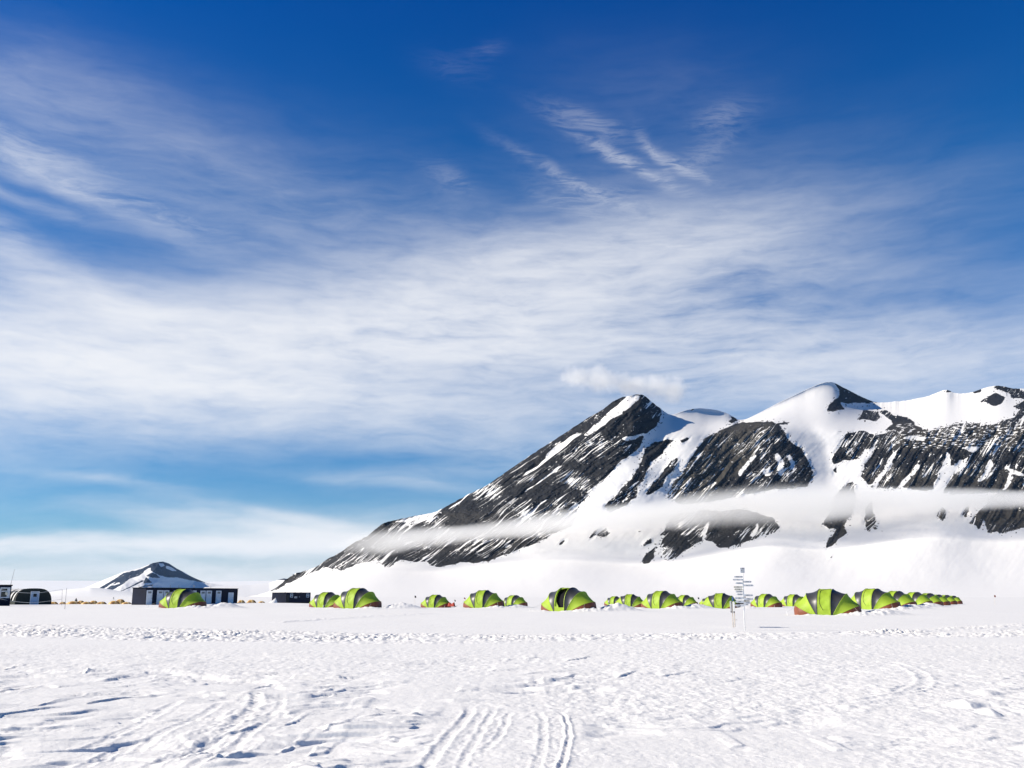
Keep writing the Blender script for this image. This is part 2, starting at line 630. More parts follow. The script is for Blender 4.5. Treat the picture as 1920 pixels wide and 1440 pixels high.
    # tracks
    tracks = [
        ([(884, 1322), (880, 1335), (868, 1352), (852, 1368), (835, 1388), (815, 1410), (795, 1440), (770, 1470)], .07, .05, .035),
        ([(957, 1332), (946, 1358), (930, 1385), (908, 1404)], .05, .035, .02),
        ([(1046, 1332), (1058, 1342), (1065, 1356), (1068, 1378), (1063, 1402), (1054, 1432), (1046, 1470)], .035, .02, .05),
        ([(478, 1292), (484, 1318), (462, 1340), (430, 1362), (398, 1383), (360, 1400), (325, 1418), (280, 1440), (220, 1472)], .10, .055, .03),
        ([(340, 1312), (300, 1335), (250, 1362), (200, 1383), (152, 1397)], .08, .03, .02),
        ([(1600, 1236), (1660, 1241), (1705, 1252), (1733, 1268), (1737, 1284), (1705, 1300), (1620, 1314), (1520, 1324)], .12, .015, .045),
        ([(1180, 1290), (1290, 1310), (1400, 1330), (1500, 1352)], .06, .02, .015),
        ([(420, 1318), (385, 1338), (330, 1362), (270, 1386), (205, 1412), (130, 1445)], .07, .03, .02),
        ([(530, 1300), (525, 1330), (500, 1352), (470, 1372), (430, 1398), (390, 1425), (350, 1455)], .07, .03, .02),
        ([(925, 1322), (920, 1340), (906, 1362), (890, 1388), (872, 1418), (855, 1460)], .05, .03, .02),
        ([(1010, 1330), (1018, 1350), (1020, 1378), (1014, 1410), (1004, 1460)], .05, .02, .02),
        ([(0, 1372), (90, 1369), (190, 1362)], .04, .045, .012),
        ([(960, 1411), (1140, 1413), (1300, 1410), (1420, 1412)], .03, .03, .01),
    ]
    for pl, wd, dep, rim in tracks:
        pts = [ground_at(a, b) for a, b in pl]
        # resample smoothly
        P = np.array(pts)
        s = np.linspace(0, 1, len(P))
        ss = np.linspace(0, 1, 40)
        Pi = np.stack([np.interp(ss, s, P[:, 0]), np.interp(ss, s, P[:, 1])], 1)
        x0, x1 = Pi[:, 0].min() - 1, Pi[:, 0].max() + 1
        y0, y1 = Pi[:, 1].min() - 1, Pi[:, 1].max() + 1
        m = np.where((x > x0) & (x < x1) & (yy > y0) & (yy < y1))[0]
        if not len(m):
            continue
        qx = x[m] + .02 * perlin(x[m] / .5, yy[m] / .5, 95)
        qy = yy[m] + .02 * perlin(x[m] / .5, yy[m] / .5, 96)
        best = np.full(len(m), 9.0)
        for i in range(39):
            a, b = Pi[i], Pi[i + 1]
            d = b - a
            tt = np.clip(((qx - a[0]) * d[0] + (qy - a[1]) * d[1]) / (d @ d + 1e-9), 0, 1)
            best = np.minimum(best, np.hypot(qx - a[0] - tt * d[0], qy - a[1] - tt * d[1]))
        q = best / (wd * .8)
        # the trail fades in and out along its length
        along_ = np.clip((qy - P[:, 1].min()) / max(P[:, 1].max() - P[:, 1].min(), 1e-3), 0, 1)
        amp = sstep(0, .12, 1 - along_) * (.65 + .6 * np.clip(fbm(qx / .9, qy / .9, 97, 2) + .3, 0, 1))
        z[m] += amp * (-.22 * dep * np.exp(-q ** 4) + .22 * rim * np.exp(-((q - 1.5) / .6) ** 2))
        z[m] += amp * .007 * np.exp(-(best / .22) ** 2) * fbm(qx / .07, qy / .10, 98, 2)
    # churned strip between two ski tracks, lower left
    sx, sy = ground_at(300, 1420)
    cpy = 1300 + (480 - px) * .55
    cw = np.clip(1 - ((py - cpy - 30) / 38) ** 2, 0, 1) * sstep(250, 300, px) * (1 - sstep(470, 520, px))
    z += cw * .04 * np.maximum(fbm(x / .22, yy / .35, 99, 3, .6), -.1)
    # shovelled snow around the tents
    tz = np.zeros_like(x)
    clod = fbm(x / .55, yy / .8, 103, 3, .6)
    for i, v in enumerate(TPOS):
        if v.y > 135:
            continue
        rr = random.Random(i)
        spots = [(4.2, .2, 1.7, 1.5, .62), (1.9, -2.2, 1.3, .8, .30), (-2.3, -1.9, .9, .6, .14), (.6, -2.6, 1.6, .5, .10), (3.4, -1.4, 1.1, 1.0, .16)]
        for (ox, oy, ax, ay, hh) in spots:
            ox += rr.uniform(-.4, .4)
            hh *= rr.uniform(.75, 1.2) * (1.0 if i in (6, 15, 9) else .85)
            e = ((x - v.x - ox) / ax) ** 2 + ((yy - v.y - oy) / ay) ** 2
            q = np.exp(-e)
            tz += q * hh * (1 + (.25 if hh > .4 else .8) * clod)
    e = np.zeros_like(x)
    for v in TPOS:
        e = np.maximum(e, np.exp(-(((x - v.x) / 4.5) ** 2 + ((yy - v.y) / 3.6) ** 2)))
    z += tz + e * .10 * np.maximum(clod - .1, 0)
    Z[n] += z
    # big far swells
    far = sstep(250, 700, Y)
    Z += far * 1.2 * fbm(X / 260, Y / 260, 121, 3)
    V = np.stack([X, Y, Z], 1)
    o = mesh_np('snow_ground', V, grid_faces(*sh), M['snow'])
    tag(o, kind='structure')
    return o


build_ground()

# ------------------------------------------------------------------ mountains


def in_poly(px, py, poly):
    poly = np.array(poly, float)
    out = np.zeros(px.shape, bool)
    x0, x1 = poly[:, 0].min(), poly[:, 0].max()
    y0, y1 = poly[:, 1].min(), poly[:, 1].max()
    m = np.where((px >= x0) & (px <= x1) & (py >= y0) & (py <= y1))
    qx, qy = px[m], py[m]
    c = np.zeros(qx.shape, bool)
    n = len(poly)
    for i in range(n):
        ax, ay = poly[i]
        bx, by = poly[(i + 1) % n]
        if ay == by:
            continue
        cond = ((ay > qy) != (by > qy)) & (qx < (bx - ax) * (qy - ay) / (by - ay) + ax)
        c ^= cond
    out[m] = c
    return out


def conv(poly, ox, oy, s):
    return [(ox + x / s, oy + y / s) for x, y in poly]


def blur(a, k, axis):
    if k < 1:
        return a
    pad = [(0, 0)] * a.ndim
    pad[axis] = (k + 1, k)
    b = np.cumsum(np.pad(a, pad, mode='edge'), axis=axis)
    n = a.shape[axis]
    hi = np.take(b, np.arange(2 * k + 1, 2 * k + 1 + n), axis=axis)
    lo = np.take(b, np.arange(0, n), axis=axis)
    return (hi - lo) / (2 * k + 1)


SKY_LINE = [(420, 1124), (480, 1116), (508, 1110), (530, 1092), (552, 1075), (575, 1070), (597, 1061), (612, 1049), (640, 1035), (660, 1019), (690, 1005),
            (700, 995), (720, 980), (750, 973), (790, 965), (815, 961), (845, 945), (880, 926), (910, 912), (950, 884), (1000, 850),
            (1050, 818), (1100, 785), (1130, 768), (1150, 752), (1168, 744), (1188, 741), (1203, 738), (1215, 747), (1230, 760),
            (1245, 771), (1256, 779), (1266, 776), (1285, 769), (1310, 765), (1340, 768), (1360, 773), (1375, 781), (1384, 788),
            (1400, 786), (1430, 771), (1460, 755), (1500, 736), (1530, 722), (1545, 717), (1556, 715.5), (1566, 718), (1578, 725), (1600, 736), (1620, 746),
            (1642, 755), (1665, 754), (1700, 751), (1740, 743), (1765, 733), (1775, 729.5), (1790, 737), (1800, 738), (1822, 736), (1838, 730), (1850, 726), (1870, 722.5),
            (1885, 725), (1900, 729), (1920, 728), (1960, 735), (2010, 748), (2070, 742), (2140, 765), (2220, 790), (2320, 800)]
LINE1 = [(420, 1130), (508, 1113), (560, 1096), (620, 1072), (700, 1056), (820, 1064), (950, 1046), (1050, 1030), (1200, 1046), (1300, 1034), (1450, 995),
         (1550, 1016), (1650, 992), (1760, 976), (1850, 996), (1920, 988), (2050, 980), (2320, 1000)]
LINE2 = [(420, 1126), (508, 1111), (700, 1003), (815, 967), (950, 892), (1100, 795), (1170, 758), (1203, 750), (1256, 800), (1320, 815), (1380, 800), (1430, 793), (1480, 796), (1520, 800),
         (1560, 804), (1605, 808), (1700, 808), (1800, 800), (1920, 788), (2100, 800), (2320, 850)]


def build_mountain():
    nu, nv, nb = 1560, 560, 26
    u = np.linspace(430, 2310, nu)
    y3 = np.interp(u, *zip(*SKY_LINE))
    y3 = blur(blur(y3, 4, 0), 4, 0)
    y3n = 1.6 * fbm(u / 9, u * 0, 5, 3) * np.interp(u, [430, 1240, 1260, 1380, 1560, 1640, 1830, 1920], [1, 1, .15, .15, .2, .8, .6, 1])
    y1 = np.interp(u, *zip(*LINE1))
    y2 = np.maximum(np.interp(u, *zip(*LINE2)), y3 + 4)
    y1 = np.maximum(y1, y2 + 2)

    def sm(a, k):
        return blur(blur(blur(a, k, 0), k, 0), k, 0)
    y3s = np.minimum(sm(y3, 16), 1123)
    y2 = np.maximum(sm(y2, 16), y3s + 3)
    y1 = np.maximum(sm(y1, 30), y2 + 2)
    y0 = np.maximum(np.full(nu, 1124.0), y1 + 1)
    d3 = sm(np.interp(u, [430, 1200, 1256, 1330, 1500, 1600, 2310], [4300, 4700, 4820, 5100, 5900, 6300, 6500]), 30)
    s = np.linspace(0, 1, nv)[:, None]
    y = y0 + (y3s - y0) * s + (y3 - y3s) * s ** 20 + y3n * s ** 30
    U = np.broadcast_to(u, y.shape)
    D0, D1 = 2100.0, 3650.0
    D2 = sm(np.interp(u, [430, 1200, 1300, 2310], [4250, 4550, 4600, 4650]), 30)
    f1 = np.clip((y0 - y) / (y0 - y1), 0, 1)
    f2 = np.clip((y1 - y) / (y1 - y2), 0, 1)
    f3 = np.clip((y2 - y) / np.maximum(y2 - y3s, 3), 0, 1)
    d = D0 + (D1 - D0) * f1 ** .75 + (D2 - D1) * f2 + (d3 - D2) * (1 - (1 - f3) ** 1.3)
    d = blur(blur(d, 9, 0), 9, 0)
    d = blur(blur(d, 14, 1), 14, 1)
    # ---- where bare rock shows
    qx = U + 5.0 * fbm(U / 22, y / 22, 301, 4, .6) + 1.5 * fbm(U / 4, y / 4, 305, 2)
    qy = y + 5.0 * fbm(U / 22, y / 22, 311, 4, .6) + 1.5 * fbm(U / 4, y / 4, 315, 2)
    Z1 = (480, 700, 2.6667)
    Z2 = (1050, 690, 3.511)
    Z3 = (1450, 690, 3.272)
    rock = np.zeros(y.shape)
    skyu = [p for p in SKY_LINE if 500 <= p[0] <= 1210]
    main = [(x, yy_ - 12) for x, yy_ in skyu] + [(1225, 745), (1238, 764), (1241, 778), (1232, 798), (1220, 807), (1206, 818), (1203, 832),
            (1187, 850), (1164, 864), (1144, 887), (1113, 918), (1087, 946), (1075, 985), (1040, 1000)] + \
        conv([(1400, 850), (1290, 890), (1170, 940), (1110, 945), (1020, 945), (900, 975), (850, 940), (790, 945), (720, 930), (660, 975), (600, 940), (520, 950), (430, 985),
              (350, 970), (270, 1000), (180, 1040), (75, 1097)], *Z1)
    rock[in_poly(qx, qy, main)] = 1
    snow_main = [
        [(1201, 740), (1180, 742), (1150, 764), (1118, 796), (1092, 816), (1104, 817), (1140, 790), (1172, 770), (1196, 750)],
        conv([(400, 470), (430, 490), (560, 440), (560, 425)], *Z2),
        conv([(690, 748), (740, 732), (830, 712), (885, 700), (888, 708), (810, 730), (760, 746)], *Z1),
    ]
    for p in snow_main:
        rock[in_poly(qx, qy, p)] = 0
    poly2 = [
        [(550, 540), (600, 500), (680, 480), (770, 470), (720, 500), (700, 530), (640, 590), (590, 640), (560, 720), (510, 780), (500, 850), (450, 900), (320, 950), (300, 900), (400, 800), (470, 730), (540, 620)],
        [(780, 480), (840, 455), (848, 475), (800, 495)],
        [(780, 580), (770, 650), (700, 720), (680, 770), (600, 835), (560, 835), (600, 780), (680, 680), (740, 600)],
        [(955, 465), (1010, 435), (1100, 388), (1160, 368), (1300, 352), (1400, 356), (1450, 378), (1500, 455), (1590, 530), (1680, 700), (1620, 780), (1400, 800), (1200, 840), (1000, 880), (800, 900), (690, 855), (740, 770), (800, 700), (850, 610), (900, 530)],
        [(1400, 365), (1450, 355), (1525, 357), (1490, 368)],
        [(1100, 355), (1130, 340), (1165, 345), (1140, 360)],
        [(855, 270), (890, 265), (890, 280), (860, 280)],
        [(1120, 320), (1150, 322), (1168, 350), (1140, 338)],
        [(640, 1140), (700, 1050), (740, 960), (1000, 940), (1200, 930), (1400, 985), (1447, 1045), (1390, 1090), (1260, 1130), (1130, 1175), (1050, 1188), (1010, 1150), (950, 1130), (870, 1180), (810, 1210), (780, 1240), (690, 1275), (675, 1225), (720, 1170), (660, 1180)],
        [(535, 1275), (580, 1292), (610, 1250), (625, 1195), (645, 1150), (600, 1200), (555, 1240)],
        [(540, 1165), (605, 1115), (592, 1150), (550, 1172)], [(1145, 1192), (1190, 1165), (1160, 1155)],
        [(190, 1125), (240, 1060), (310, 1060), (322, 1095), (300, 1112), (240, 1115)],
        [(495, 1090), (535, 1060), (525, 1080)], [(948, 1275), (970, 1255), (957, 1290)],
        [(-20, 1180), (0, 1150), (45, 1120), (20, 1150)],
    ]
    for p in poly2:
        rock[in_poly(qx, qy, conv(p, *Z2))] = 1
    snow2 = [
        [(1410, 560), (1440, 560), (1475, 630), (1470, 700), (1440, 700), (1440, 640)],
        [(1500, 400), (1560, 470), (1570, 520), (1530, 500), (1490, 450)],
        [(1210, 640), (1290, 560), (1300, 575), (1230, 650), (1180, 720), (1170, 700)],
        [(1330, 670), (1380, 660), (1390, 710), (1350, 720)],
        [(1500, 560), (1540, 600), (1545, 680), (1520, 650)],
        [(930, 1130), (955, 1030), (985, 1010), (965, 1080), (950, 1140)],
        [(1250, 1110), (1290, 1030), (1310, 1010), (1300, 1060), (1275, 1110)],
        [(630, 1130), (700, 1090), (690, 1110), (650, 1190)],
    ]
    for p in snow2:
        rock[in_poly(qx, qy, conv(p, *Z2))] = 0
    poly3 = [
        [(372, 80), (420, 105), (500, 155), (580, 192), (645, 216), (580, 218), (500, 212), (460, 217), (412, 212), (445, 252), (380, 258), (325, 272), (345, 220), (395, 180), (405, 140), (385, 112)],
        [(525, 325), (530, 290), (560, 258), (640, 263), (660, 300), (620, 335), (560, 310)],
        [(640, 265), (700, 262), (750, 290), (820, 298), (862, 325), (872, 355), (800, 390), (740, 385), (680, 385), (735, 340), (700, 300)],
        [(385, 385), (425, 383), (420, 392), (390, 392)],
        [(445, 400), (560, 383), (620, 412), (700, 400), (760, 370), (850, 343), (960, 385), (1100, 345), (1200, 333), (1300, 348), (1400, 328), (1480, 300), (1510, 255), (1470, 240), (1545, 195), (1800, 170), (2200, 260), (2400, 700),
         (1900, 760), (1538, 760), (1300, 770), (1100, 775), (980, 755), (820, 745), (750, 735), (600, 735), (530, 665), (510, 560), (430, 565), (370, 595), (355, 565), (400, 490)],
        [(1215, 150), (1240, 138), (1282, 130), (1275, 150), (1235, 157)],
        [(1340, 112), (1380, 103), (1490, 122), (1538, 150), (1700, 160), (1700, 190), (1538, 190), (1470, 185), (1430, 150), (1380, 130)],
        [(1255, 215), (1310, 180), (1360, 150), (1420, 180), (1400, 215), (1360, 232), (1300, 205)],
        [(1040, 145), (1070, 125), (1115, 152), (1080, 148)],
        [(300, 960), (350, 880), (380, 780), (450, 715), (495, 695), (500, 760), (515, 820), (470, 920), (440, 970), (450, 1010), (400, 1040), (370, 1090), (330, 1112), (328, 1080), (370, 1010), (390, 975), (340, 988)],
        [(560, 930), (570, 850), (600, 800), (610, 880), (625, 930), (635, 1002), (610, 975), (580, 1012), (563, 960)],
        [(998, 910), (1040, 850), (1065, 880), (1060, 905), (1040, 948)],
        [(1160, 900), (1190, 830), (1200, 880), (1180, 930)],
        [(1195, 952), (1290, 850), (1330, 790), (1420, 750), (1538, 740), (1900, 740), (2300, 800), (2100, 960), (1800, 990), (1600, 960), (1538, 978), (1480, 1000), (1390, 1018), (1370, 1003), (1310, 1013), (1298, 905), (1270, 992), (1240, 965)],
        [(345, 1152), (372, 1143), (355, 1163)], [(323, 1183), (347, 1170), (340, 1185)],
        [(-10, 1000), (-5, 930), (20, 945), (40, 980), (10, 1005)],
        [(370, 625), (385, 600), (400, 640), (385, 665)],
    ]
    for p in poly3:
        rock[in_poly(qx, qy, conv(p, *Z3))] = 1
    snow3 = [
        [(640, 478), (600, 530), (545, 650), (520, 690), (470, 700), (400, 660), (390, 610), (440, 590), (520, 560), (560, 505)],
        [(742, 508), (700, 570), (670, 640), (590, 720), (625, 735), (690, 650), (722, 600), (752, 530)],
        [(902, 556), (850, 640), (790, 690), (745, 755), (795, 745), (850, 670), (892, 620)],
        [(1062, 506), (1050, 580), (1010, 640), (980, 770), (1035, 770), (1090, 680), (1165, 600), (1195, 545), (1090, 605), (1082, 540)],
        [(1332, 558), (1290, 640), (1248, 700), (1272, 705), (1322, 640), (1352, 590)],
        [(1452, 618), (1430, 700), (1395, 755), (1425, 745), (1475, 670)],
        [(780, 432), (880, 414), (945, 434), (905, 450)], [(1155, 490), (1275, 480), (1240, 512), (1200, 517)],
        [(1410, 600), (1440, 612), (1538, 650), (1538, 670), (1450, 640)],
    ]
    for p in snow3:
        rock[in_poly(qx, qy, conv(p, *Z3))] = 0
    soft = blur(blur(rock, 2, 0), 2, 1)
    # ---- relief, in metres towards the viewer
    def streak(ang, su, sl, seed, octv=3):
        a = R(ang)
        wu = U + 7 * fbm(U / 60, y / 60, seed + 50, 2)
        wy = y + 7 * fbm(U / 60, y / 60, seed + 51, 2)
        t = wu * math.sin(a) + wy * math.cos(a)
        l = -wu * math.cos(a) + wy * math.sin(a)
        return t, l, fbm(t / su, l / sl, seed, octv, .55)
    wA = 1 - sstep(1120, 1230, U)
    wC = sstep(1480, 1600, U + (y - 900) * .2)
    wB = 1 - wA - wC
    ribs, thin = 0, 0
    for w, ang, seed in ((wA, 37, 201), (wB, 46, 221), (wC, 57, 241)):
        t, l, r1 = streak(ang, 17, 190, seed)
        ribs = ribs + w * r1
        _, _, r2 = streak(ang, 8.5, 170, seed + 7, 2)
        thin = thin + w * (1 - np.abs(r2) * 3.0)
    rel = 42 * ribs
    rel += 24 * fbm(U / 24, y / 20, 261, 4, .55)
    cliff = sstep(0, .25, f2) * 1.0
    rockzone = blur(blur(rock, 7, 0), 5, 1)
    dd = rel * np.clip(.05 + rockzone, 0, 1) * (1 - .55 * sstep(.2, .8, f3) * wC)
    # faces that turn away to the right of the aretes
    def face(pts, gain, width, back):
        lx = np.interp(y, [p[1] for p in pts], [p[0] for p in pts])
        top, bot = pts[0][1], pts[-1][1]
        on = sstep(bot + 5, bot - 45, y) if False else (1 - sstep(bot - 45, bot + 5, y))
        q = U - lx
        prof = np.clip(q, 0, width) - np.clip((q - width) * width / back, 0, width)
        return blur(blur(-gain * prof * on, 5, 1), 5, 1)
    dd = dd + face([(1203, 736), (1196, 770), (1180, 820), (1150, 880)], 1.6, 45, 220)
    dd = dd + face([(1430, 788), (1462, 830), (1475, 880), (1480, 930)], 1.3, 80, 160)
    dd = dd + face([(1558, 712), (1572, 735), (1560, 775), (1550, 800)], 4, 60, 260)
    dd = dd + 150 * np.exp(-((U - 1290) / 55) ** 2 - ((y - 838) / 60) ** 2)
    # gentle snow swells
    dd = dd + 14 * fbm(U / 190, y / 90, 281, 2) * (1 - .7 * rockzone) * sstep(.02, .3, f1)
    dd = dd + 5 * fbm(U / 40, y / 25, 283, 3) * (1 - rockzone)
    edge = np.minimum(1, (1 - s) * 14 + .15)
    d = d - dd * sstep(0, .35, f1)

    # snow lying in the gullies: thin streaks, more of them low on the face
    lowness = np.clip((y - 760) / 240, 0, 1)
    k_thin = np.interp(U, [430, 700, 900, 1150, 1260, 1300, 1480, 1520, 1920], [.55, .55, .50, .50, .45, .30, .40, .40, .34])
    mod = fbm(U / 70, y / 45, 331, 3)
    st = sstep(.84 - .12 * lowness, .98, thin + .30 * mod - .05)
    st2 = sstep(.26, .42, -ribs + .25 * mod)
    r3 = 0
    for w, ang, seed in ((wA, 38, 207), (wB, 47, 227), (wC, 58, 247)):
        r3 = r3 + w * (1 - np.abs(streak(ang, 4.2, 60, seed, 2)[2]) * 3.0)
    st3 = sstep(.90 - .10 * lowness, 1.0, r3 + .35 * mod - .06)
    st = np.maximum(st, st3 * .95)
    streaks = np.maximum(st, st2 * .85 * np.interp(U, [430, 1150, 1300, 1500, 1920], [.9, .9, .35, .5, .35]))
    spk = sstep(.38, .50, fbm(U / 5.5, y / 3.6, 341, 3, .6) + .22 * mod)
    spk2 = sstep(.10, .22, fbm((U + 1.2 * y) / 9, y / 2.6, 351, 3, .6) + .15 * fbm(U / 40, y / 14, 355, 2))
    plateau = sstep(1640, 1700, U) * (1 - sstep(832, 850, y + 6 * mod)) * sstep(785, 800, y)
    soft = soft - soft * np.clip(streaks * (k_thin + .45), 0, 1) - .75 * soft * spk
    soft = soft - .8 * soft * spk2 * plateau
    # loose stones scattered outside the outcrops
    ho = blur(blur(rock, 14, 0), 12, 1)
    stones = sstep(.30, .38, fbm(U / 4.5, y / 3.5, 361, 2, .6) - .30 * (1 - sstep(.04, .4, ho)))
    soft = np.maximum(soft, stones * .9 * (ho > .03) * (ho < .75))
    soft = np.clip(soft, 0, 1)
    # rock colour: brownish scree on the buttress and the plateau, blue-black elsewhere
    tone = .25 + .9 * in_poly(qx, qy, conv([(955, 465), (1160, 368), (1400, 356), (1420, 420), (1290, 560), (1150, 700), (900, 850), (690, 855), (850, 610)], *Z2))
    tone = tone + .7 * plateau + .45 * sstep(1520, 1620, U) * (y > 880) + .3 * (y > 960)
    tone = blur(blur(np.clip(tone, 0, 1.2), 5, 0), 5, 1)

    dx, dy, dz = ray(U, y)
    Xf, Yf, Zf = dx / dy * d, d, EYE + dz / dy * d
    # the far side falls away behind the skyline
    bx, by_, bz, br, bt = [], [], [], [], []
    for i in range(1, nb + 1):
        dl = 18 * i + 3.2 * i * i
        bx.append(Xf[-1] * (d[-1] + dl) / d[-1])
        by_.append(d[-1] + dl)
        bz.append(Zf[-1] - dl * .55 - 25 * (1 - math.exp(-dl / 300)) + 20 * perlin(u / 40, u * 0 + i / 4, 371))
        br.append(soft[-1])
        bt.append(tone[-1])
    X = np.vstack([Xf[:1], Xf] + bx)
    Y = np.vstack([Yf[:1] - 60, Yf] + by_)
    Z = np.vstack([Zf[:1] - 14, Zf] + bz)
    rk = np.vstack([soft[:1] * 0, soft] + br)
    tn = np.vstack([tone[:1], tone] + bt)
    V = np.stack([X.ravel(), Y.ravel(), Z.ravel()], 1)
    o = mesh_np('mountain', V, grid_faces(*X.shape), rock_snow_material('dark_rock_and_snow', (.011, .013, .019), (.058, .054, .048), .02), attrs={'rock': rk, 'tone': tn})
    tag(o, kind='structure')


build_mountain()


def surface(name, u0, u1, nu, nv, skyline, d_front, d_back, y_front, fn=None, mat=None, relief=None):
    u = np.linspace(u0, u1, nu)
    y3 = np.interp(u, *zip(*skyline))
    s = np.linspace(0, 1, nv)[:, None]
    y0 = np.full(nu, float(y_front))
    y0 = np.maximum(y0, y3 + .5)
    y = y0 + (y3 - y0) * s
    U = np.broadcast_to(u, y.shape)
    d = d_front + (d_back - d_front) * s ** .8 + 0 * U
    if relief is not None:
        d = d - relief(U, y, s)
    dx, dy, dz = ray(U, y)
    X, Y, Z = dx / dy * d, d, EYE + dz / dy * d
    rk = fn(U, y) if fn else np.zeros(y.shape)
    back = [(X[-1] * 1.03, Y[-1] * 1.03, Z[-1] - Y[-1] * .004), (X[-1] * 1.1, Y[-1] * 1.1, Z[-1] * .3 - 4), (X[-1] * 1.2, Y[-1] * 1.2, Z[-1] * 0 - 8)]
    X = np.vstack([X] + [b[0] for b in back])
    Y = np.vstack([Y] + [b[1] for b in back])
    Z = np.vstack([Z] + [b[2] for b in back])
    rk = np.vstack([rk, rk[-1:], rk[-1:], rk[-1:]])
    V = np.stack([X.ravel(), Y.ravel(), Z.ravel()], 1)
    o = mesh_np(name, V, grid_faces(*X.shape), mat, attrs={'rock': rk, 'tone': rk * 0 + .1})
    tag(o, kind='structure')
    return o


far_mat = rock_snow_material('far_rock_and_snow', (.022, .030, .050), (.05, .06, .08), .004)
Z7 = (100, 1030, 6.0)


def hill_rock(U, y):
    qx = U + 1.0 * fbm(U / 6, y / 6, 401, 3)
    qy = y + .8 * fbm(U / 6, y / 6, 403, 3)
    r = np.zeros(U.shape)
    for p in [
        [(295, 572), (400, 505), (560, 410), (700, 325), (790, 265), (850, 255), (880, 242), (930, 238), (1000, 215), (1060, 185), (1110, 155), (1170, 140), (1225, 135), (1260, 148), (1300, 158),
         (1370, 205), (1440, 245), (1510, 285), (1540, 300), (1610, 320), (1680, 360), (1715, 375), (1640, 365), (1500, 340), (1390, 315), (1290, 318), (1190, 290), (1150, 270), (1100, 240), (1090, 205), (1030, 235), (1010, 265), (960, 300), (860, 330), (800, 380), (700, 440), (600, 490), (450, 550), (360, 572)],
        [(1040, 300), (1100, 262), (1150, 275), (1205, 322), (1120, 320)],
        [(1010, 385), (1040, 310), (1075, 340), (1115, 375), (1060, 378)],
        [(720, 485), (850, 425), (1000, 345), (1020, 355), (940, 395), (800, 460), (700, 490)],
        [(940, 435), (1010, 410), (1130, 395), (1120, 408), (1030, 420)],
    ]:
        r[in_poly(qx, qy, conv(p, *Z7))] = 1
    for p in [
        [(1180, 155), (1240, 160), (1255, 185), (1210, 200)], [(1260, 180), (1330, 200), (1390, 245), (1340, 245), (1270, 215)],
        [(440, 530), (640, 395), (700, 365), (660, 400), (500, 510)], [(560, 520), (700, 440), (690, 455), (600, 510)],
        [(650, 405), (740, 370), (750, 385), (690, 405)],
    ]:
        r[in_poly(qx, qy, conv(p, *Z7))] = 0
    a = R(36)
    t = U * math.sin(a) + y * math.cos(a)
    l = -U * math.cos(a) + y * math.sin(a)
    st = sstep(.78, .97, 1 - np.abs(fbm(t / 4.0, l / 45, 411, 2)) * 4)
    return np.clip(blur(blur(r, 1, 0), 1, 1) * (1 - .55 * st * (U < 270)), 0, 1)


def hill_relief(U, y, s):
    lx = np.interp(y, [1053, 1075, 1100, 1118], [300, 285, 268, 262])
    q = U - lx
    g = -26 * np.clip(q, 0, 90) + 10 * np.clip(-q, 0, 40)
    return (g + 120 * fbm(U / 30, y / 16, 421, 3)) * sstep(0, .25, s)


surface('distant_mountain', 60, 470, 420, 160,
        [(60, 1124), (100, 1119), (130, 1112), (165, 1100), (195, 1087), (215, 1079), (235, 1071), (247, 1069), (262, 1065), (276, 1060), (287, 1055.5), (298, 1053.5), (306, 1052.8),
         (317, 1056.5), (330, 1065), (345, 1073), (358, 1080.5), (370, 1086), (385, 1092), (410, 1096), (440, 1099), (470, 1104)],
        14500, 17500, 1121, hill_rock, far_mat, hill_relief)
surface('snow_plateau', -700, 640, 300, 70, [(-700, 1086), (-200, 1087), (0, 1088.3), (200, 1089), (380, 1091), (430, 1090), (520, 1089), (640, 1090)],
        21000, 29000, 1120, None, far_mat, lambda U, y, s: 250 * fbm(U / 200, y / 20, 431, 2))
surface('snow_slope', 360, 640, 220, 60, [(360, 1112), (385, 1101), (420, 1099), (470, 1096.5), (505, 1093), (522, 1087), (532, 1084.5), (545, 1086), (575, 1092), (640, 1100)],
        11500, 13500, 1121, lambda U, y: (in_poly(U, y, [(518, 1087.5), (532, 1083), (552, 1087), (540, 1087.5)])) * 1.0, far_mat,
        lambda U, y, s: -6 * np.clip(U - 380, 0, 140))
surface('snow_hill', -500, 250, 220, 60, [(-500, 1090), (-200, 1098), (0, 1106), (60, 1113), (100, 1109), (140, 1104), (170, 1101), (200, 1104), (250, 1112)],
        9000, 11500, 1121, None, far_mat, lambda U, y, s: 120 * fbm(U / 90, y / 12, 441, 2) * sstep(0, .3, s))

# ------------------------------------------------------------------ lime clamshell tents
TW = 1.55
HOOPS = {'a': (-.56, 0, 2.1), 'b': (.56, 0, 2.1), 'l2': (-.62, -31, 2.04), 'r2': (.62, 31, 2.04), 'l3': (-.74, -66, 2.12), 'r3': (.74, 66, 2.12), 'l4': (-.8, -90, 1.94), 'r4': (.8, 90, 1.94)}


def hoop(k, th):
    p, a, L = HOOPS[k]
    r = L * max(math.sin(th), 0) ** .62
    return Vector((p + r * math.sin(R(a)), -TW * math.cos(th) * (1 - .12 * abs(math.sin(R(a)))), r * math.cos(R(a)) + .02))


def panel_pt(k0, k1, th, v, off=0.0, sag=.09):
    a, b = hoop(k0, th), hoop(k1, th)
    p = a.lerp(b, v)
    out = Vector((p.x * .6, p.y * .6, p.z - .1))
    if out.length > 1e-4:
        out.normalize()
    s = sag * 4 * v * (1 - v) * max(math.sin(th), 0) ** .5
    wr = (.014 * math.sin(9 * th + 4 * v + 2 * len(k0)) + .012 * math.sin(17 * th - 7 * v)) * math.sin(math.pi * v)
    return p - out * (s + wr) + out * off


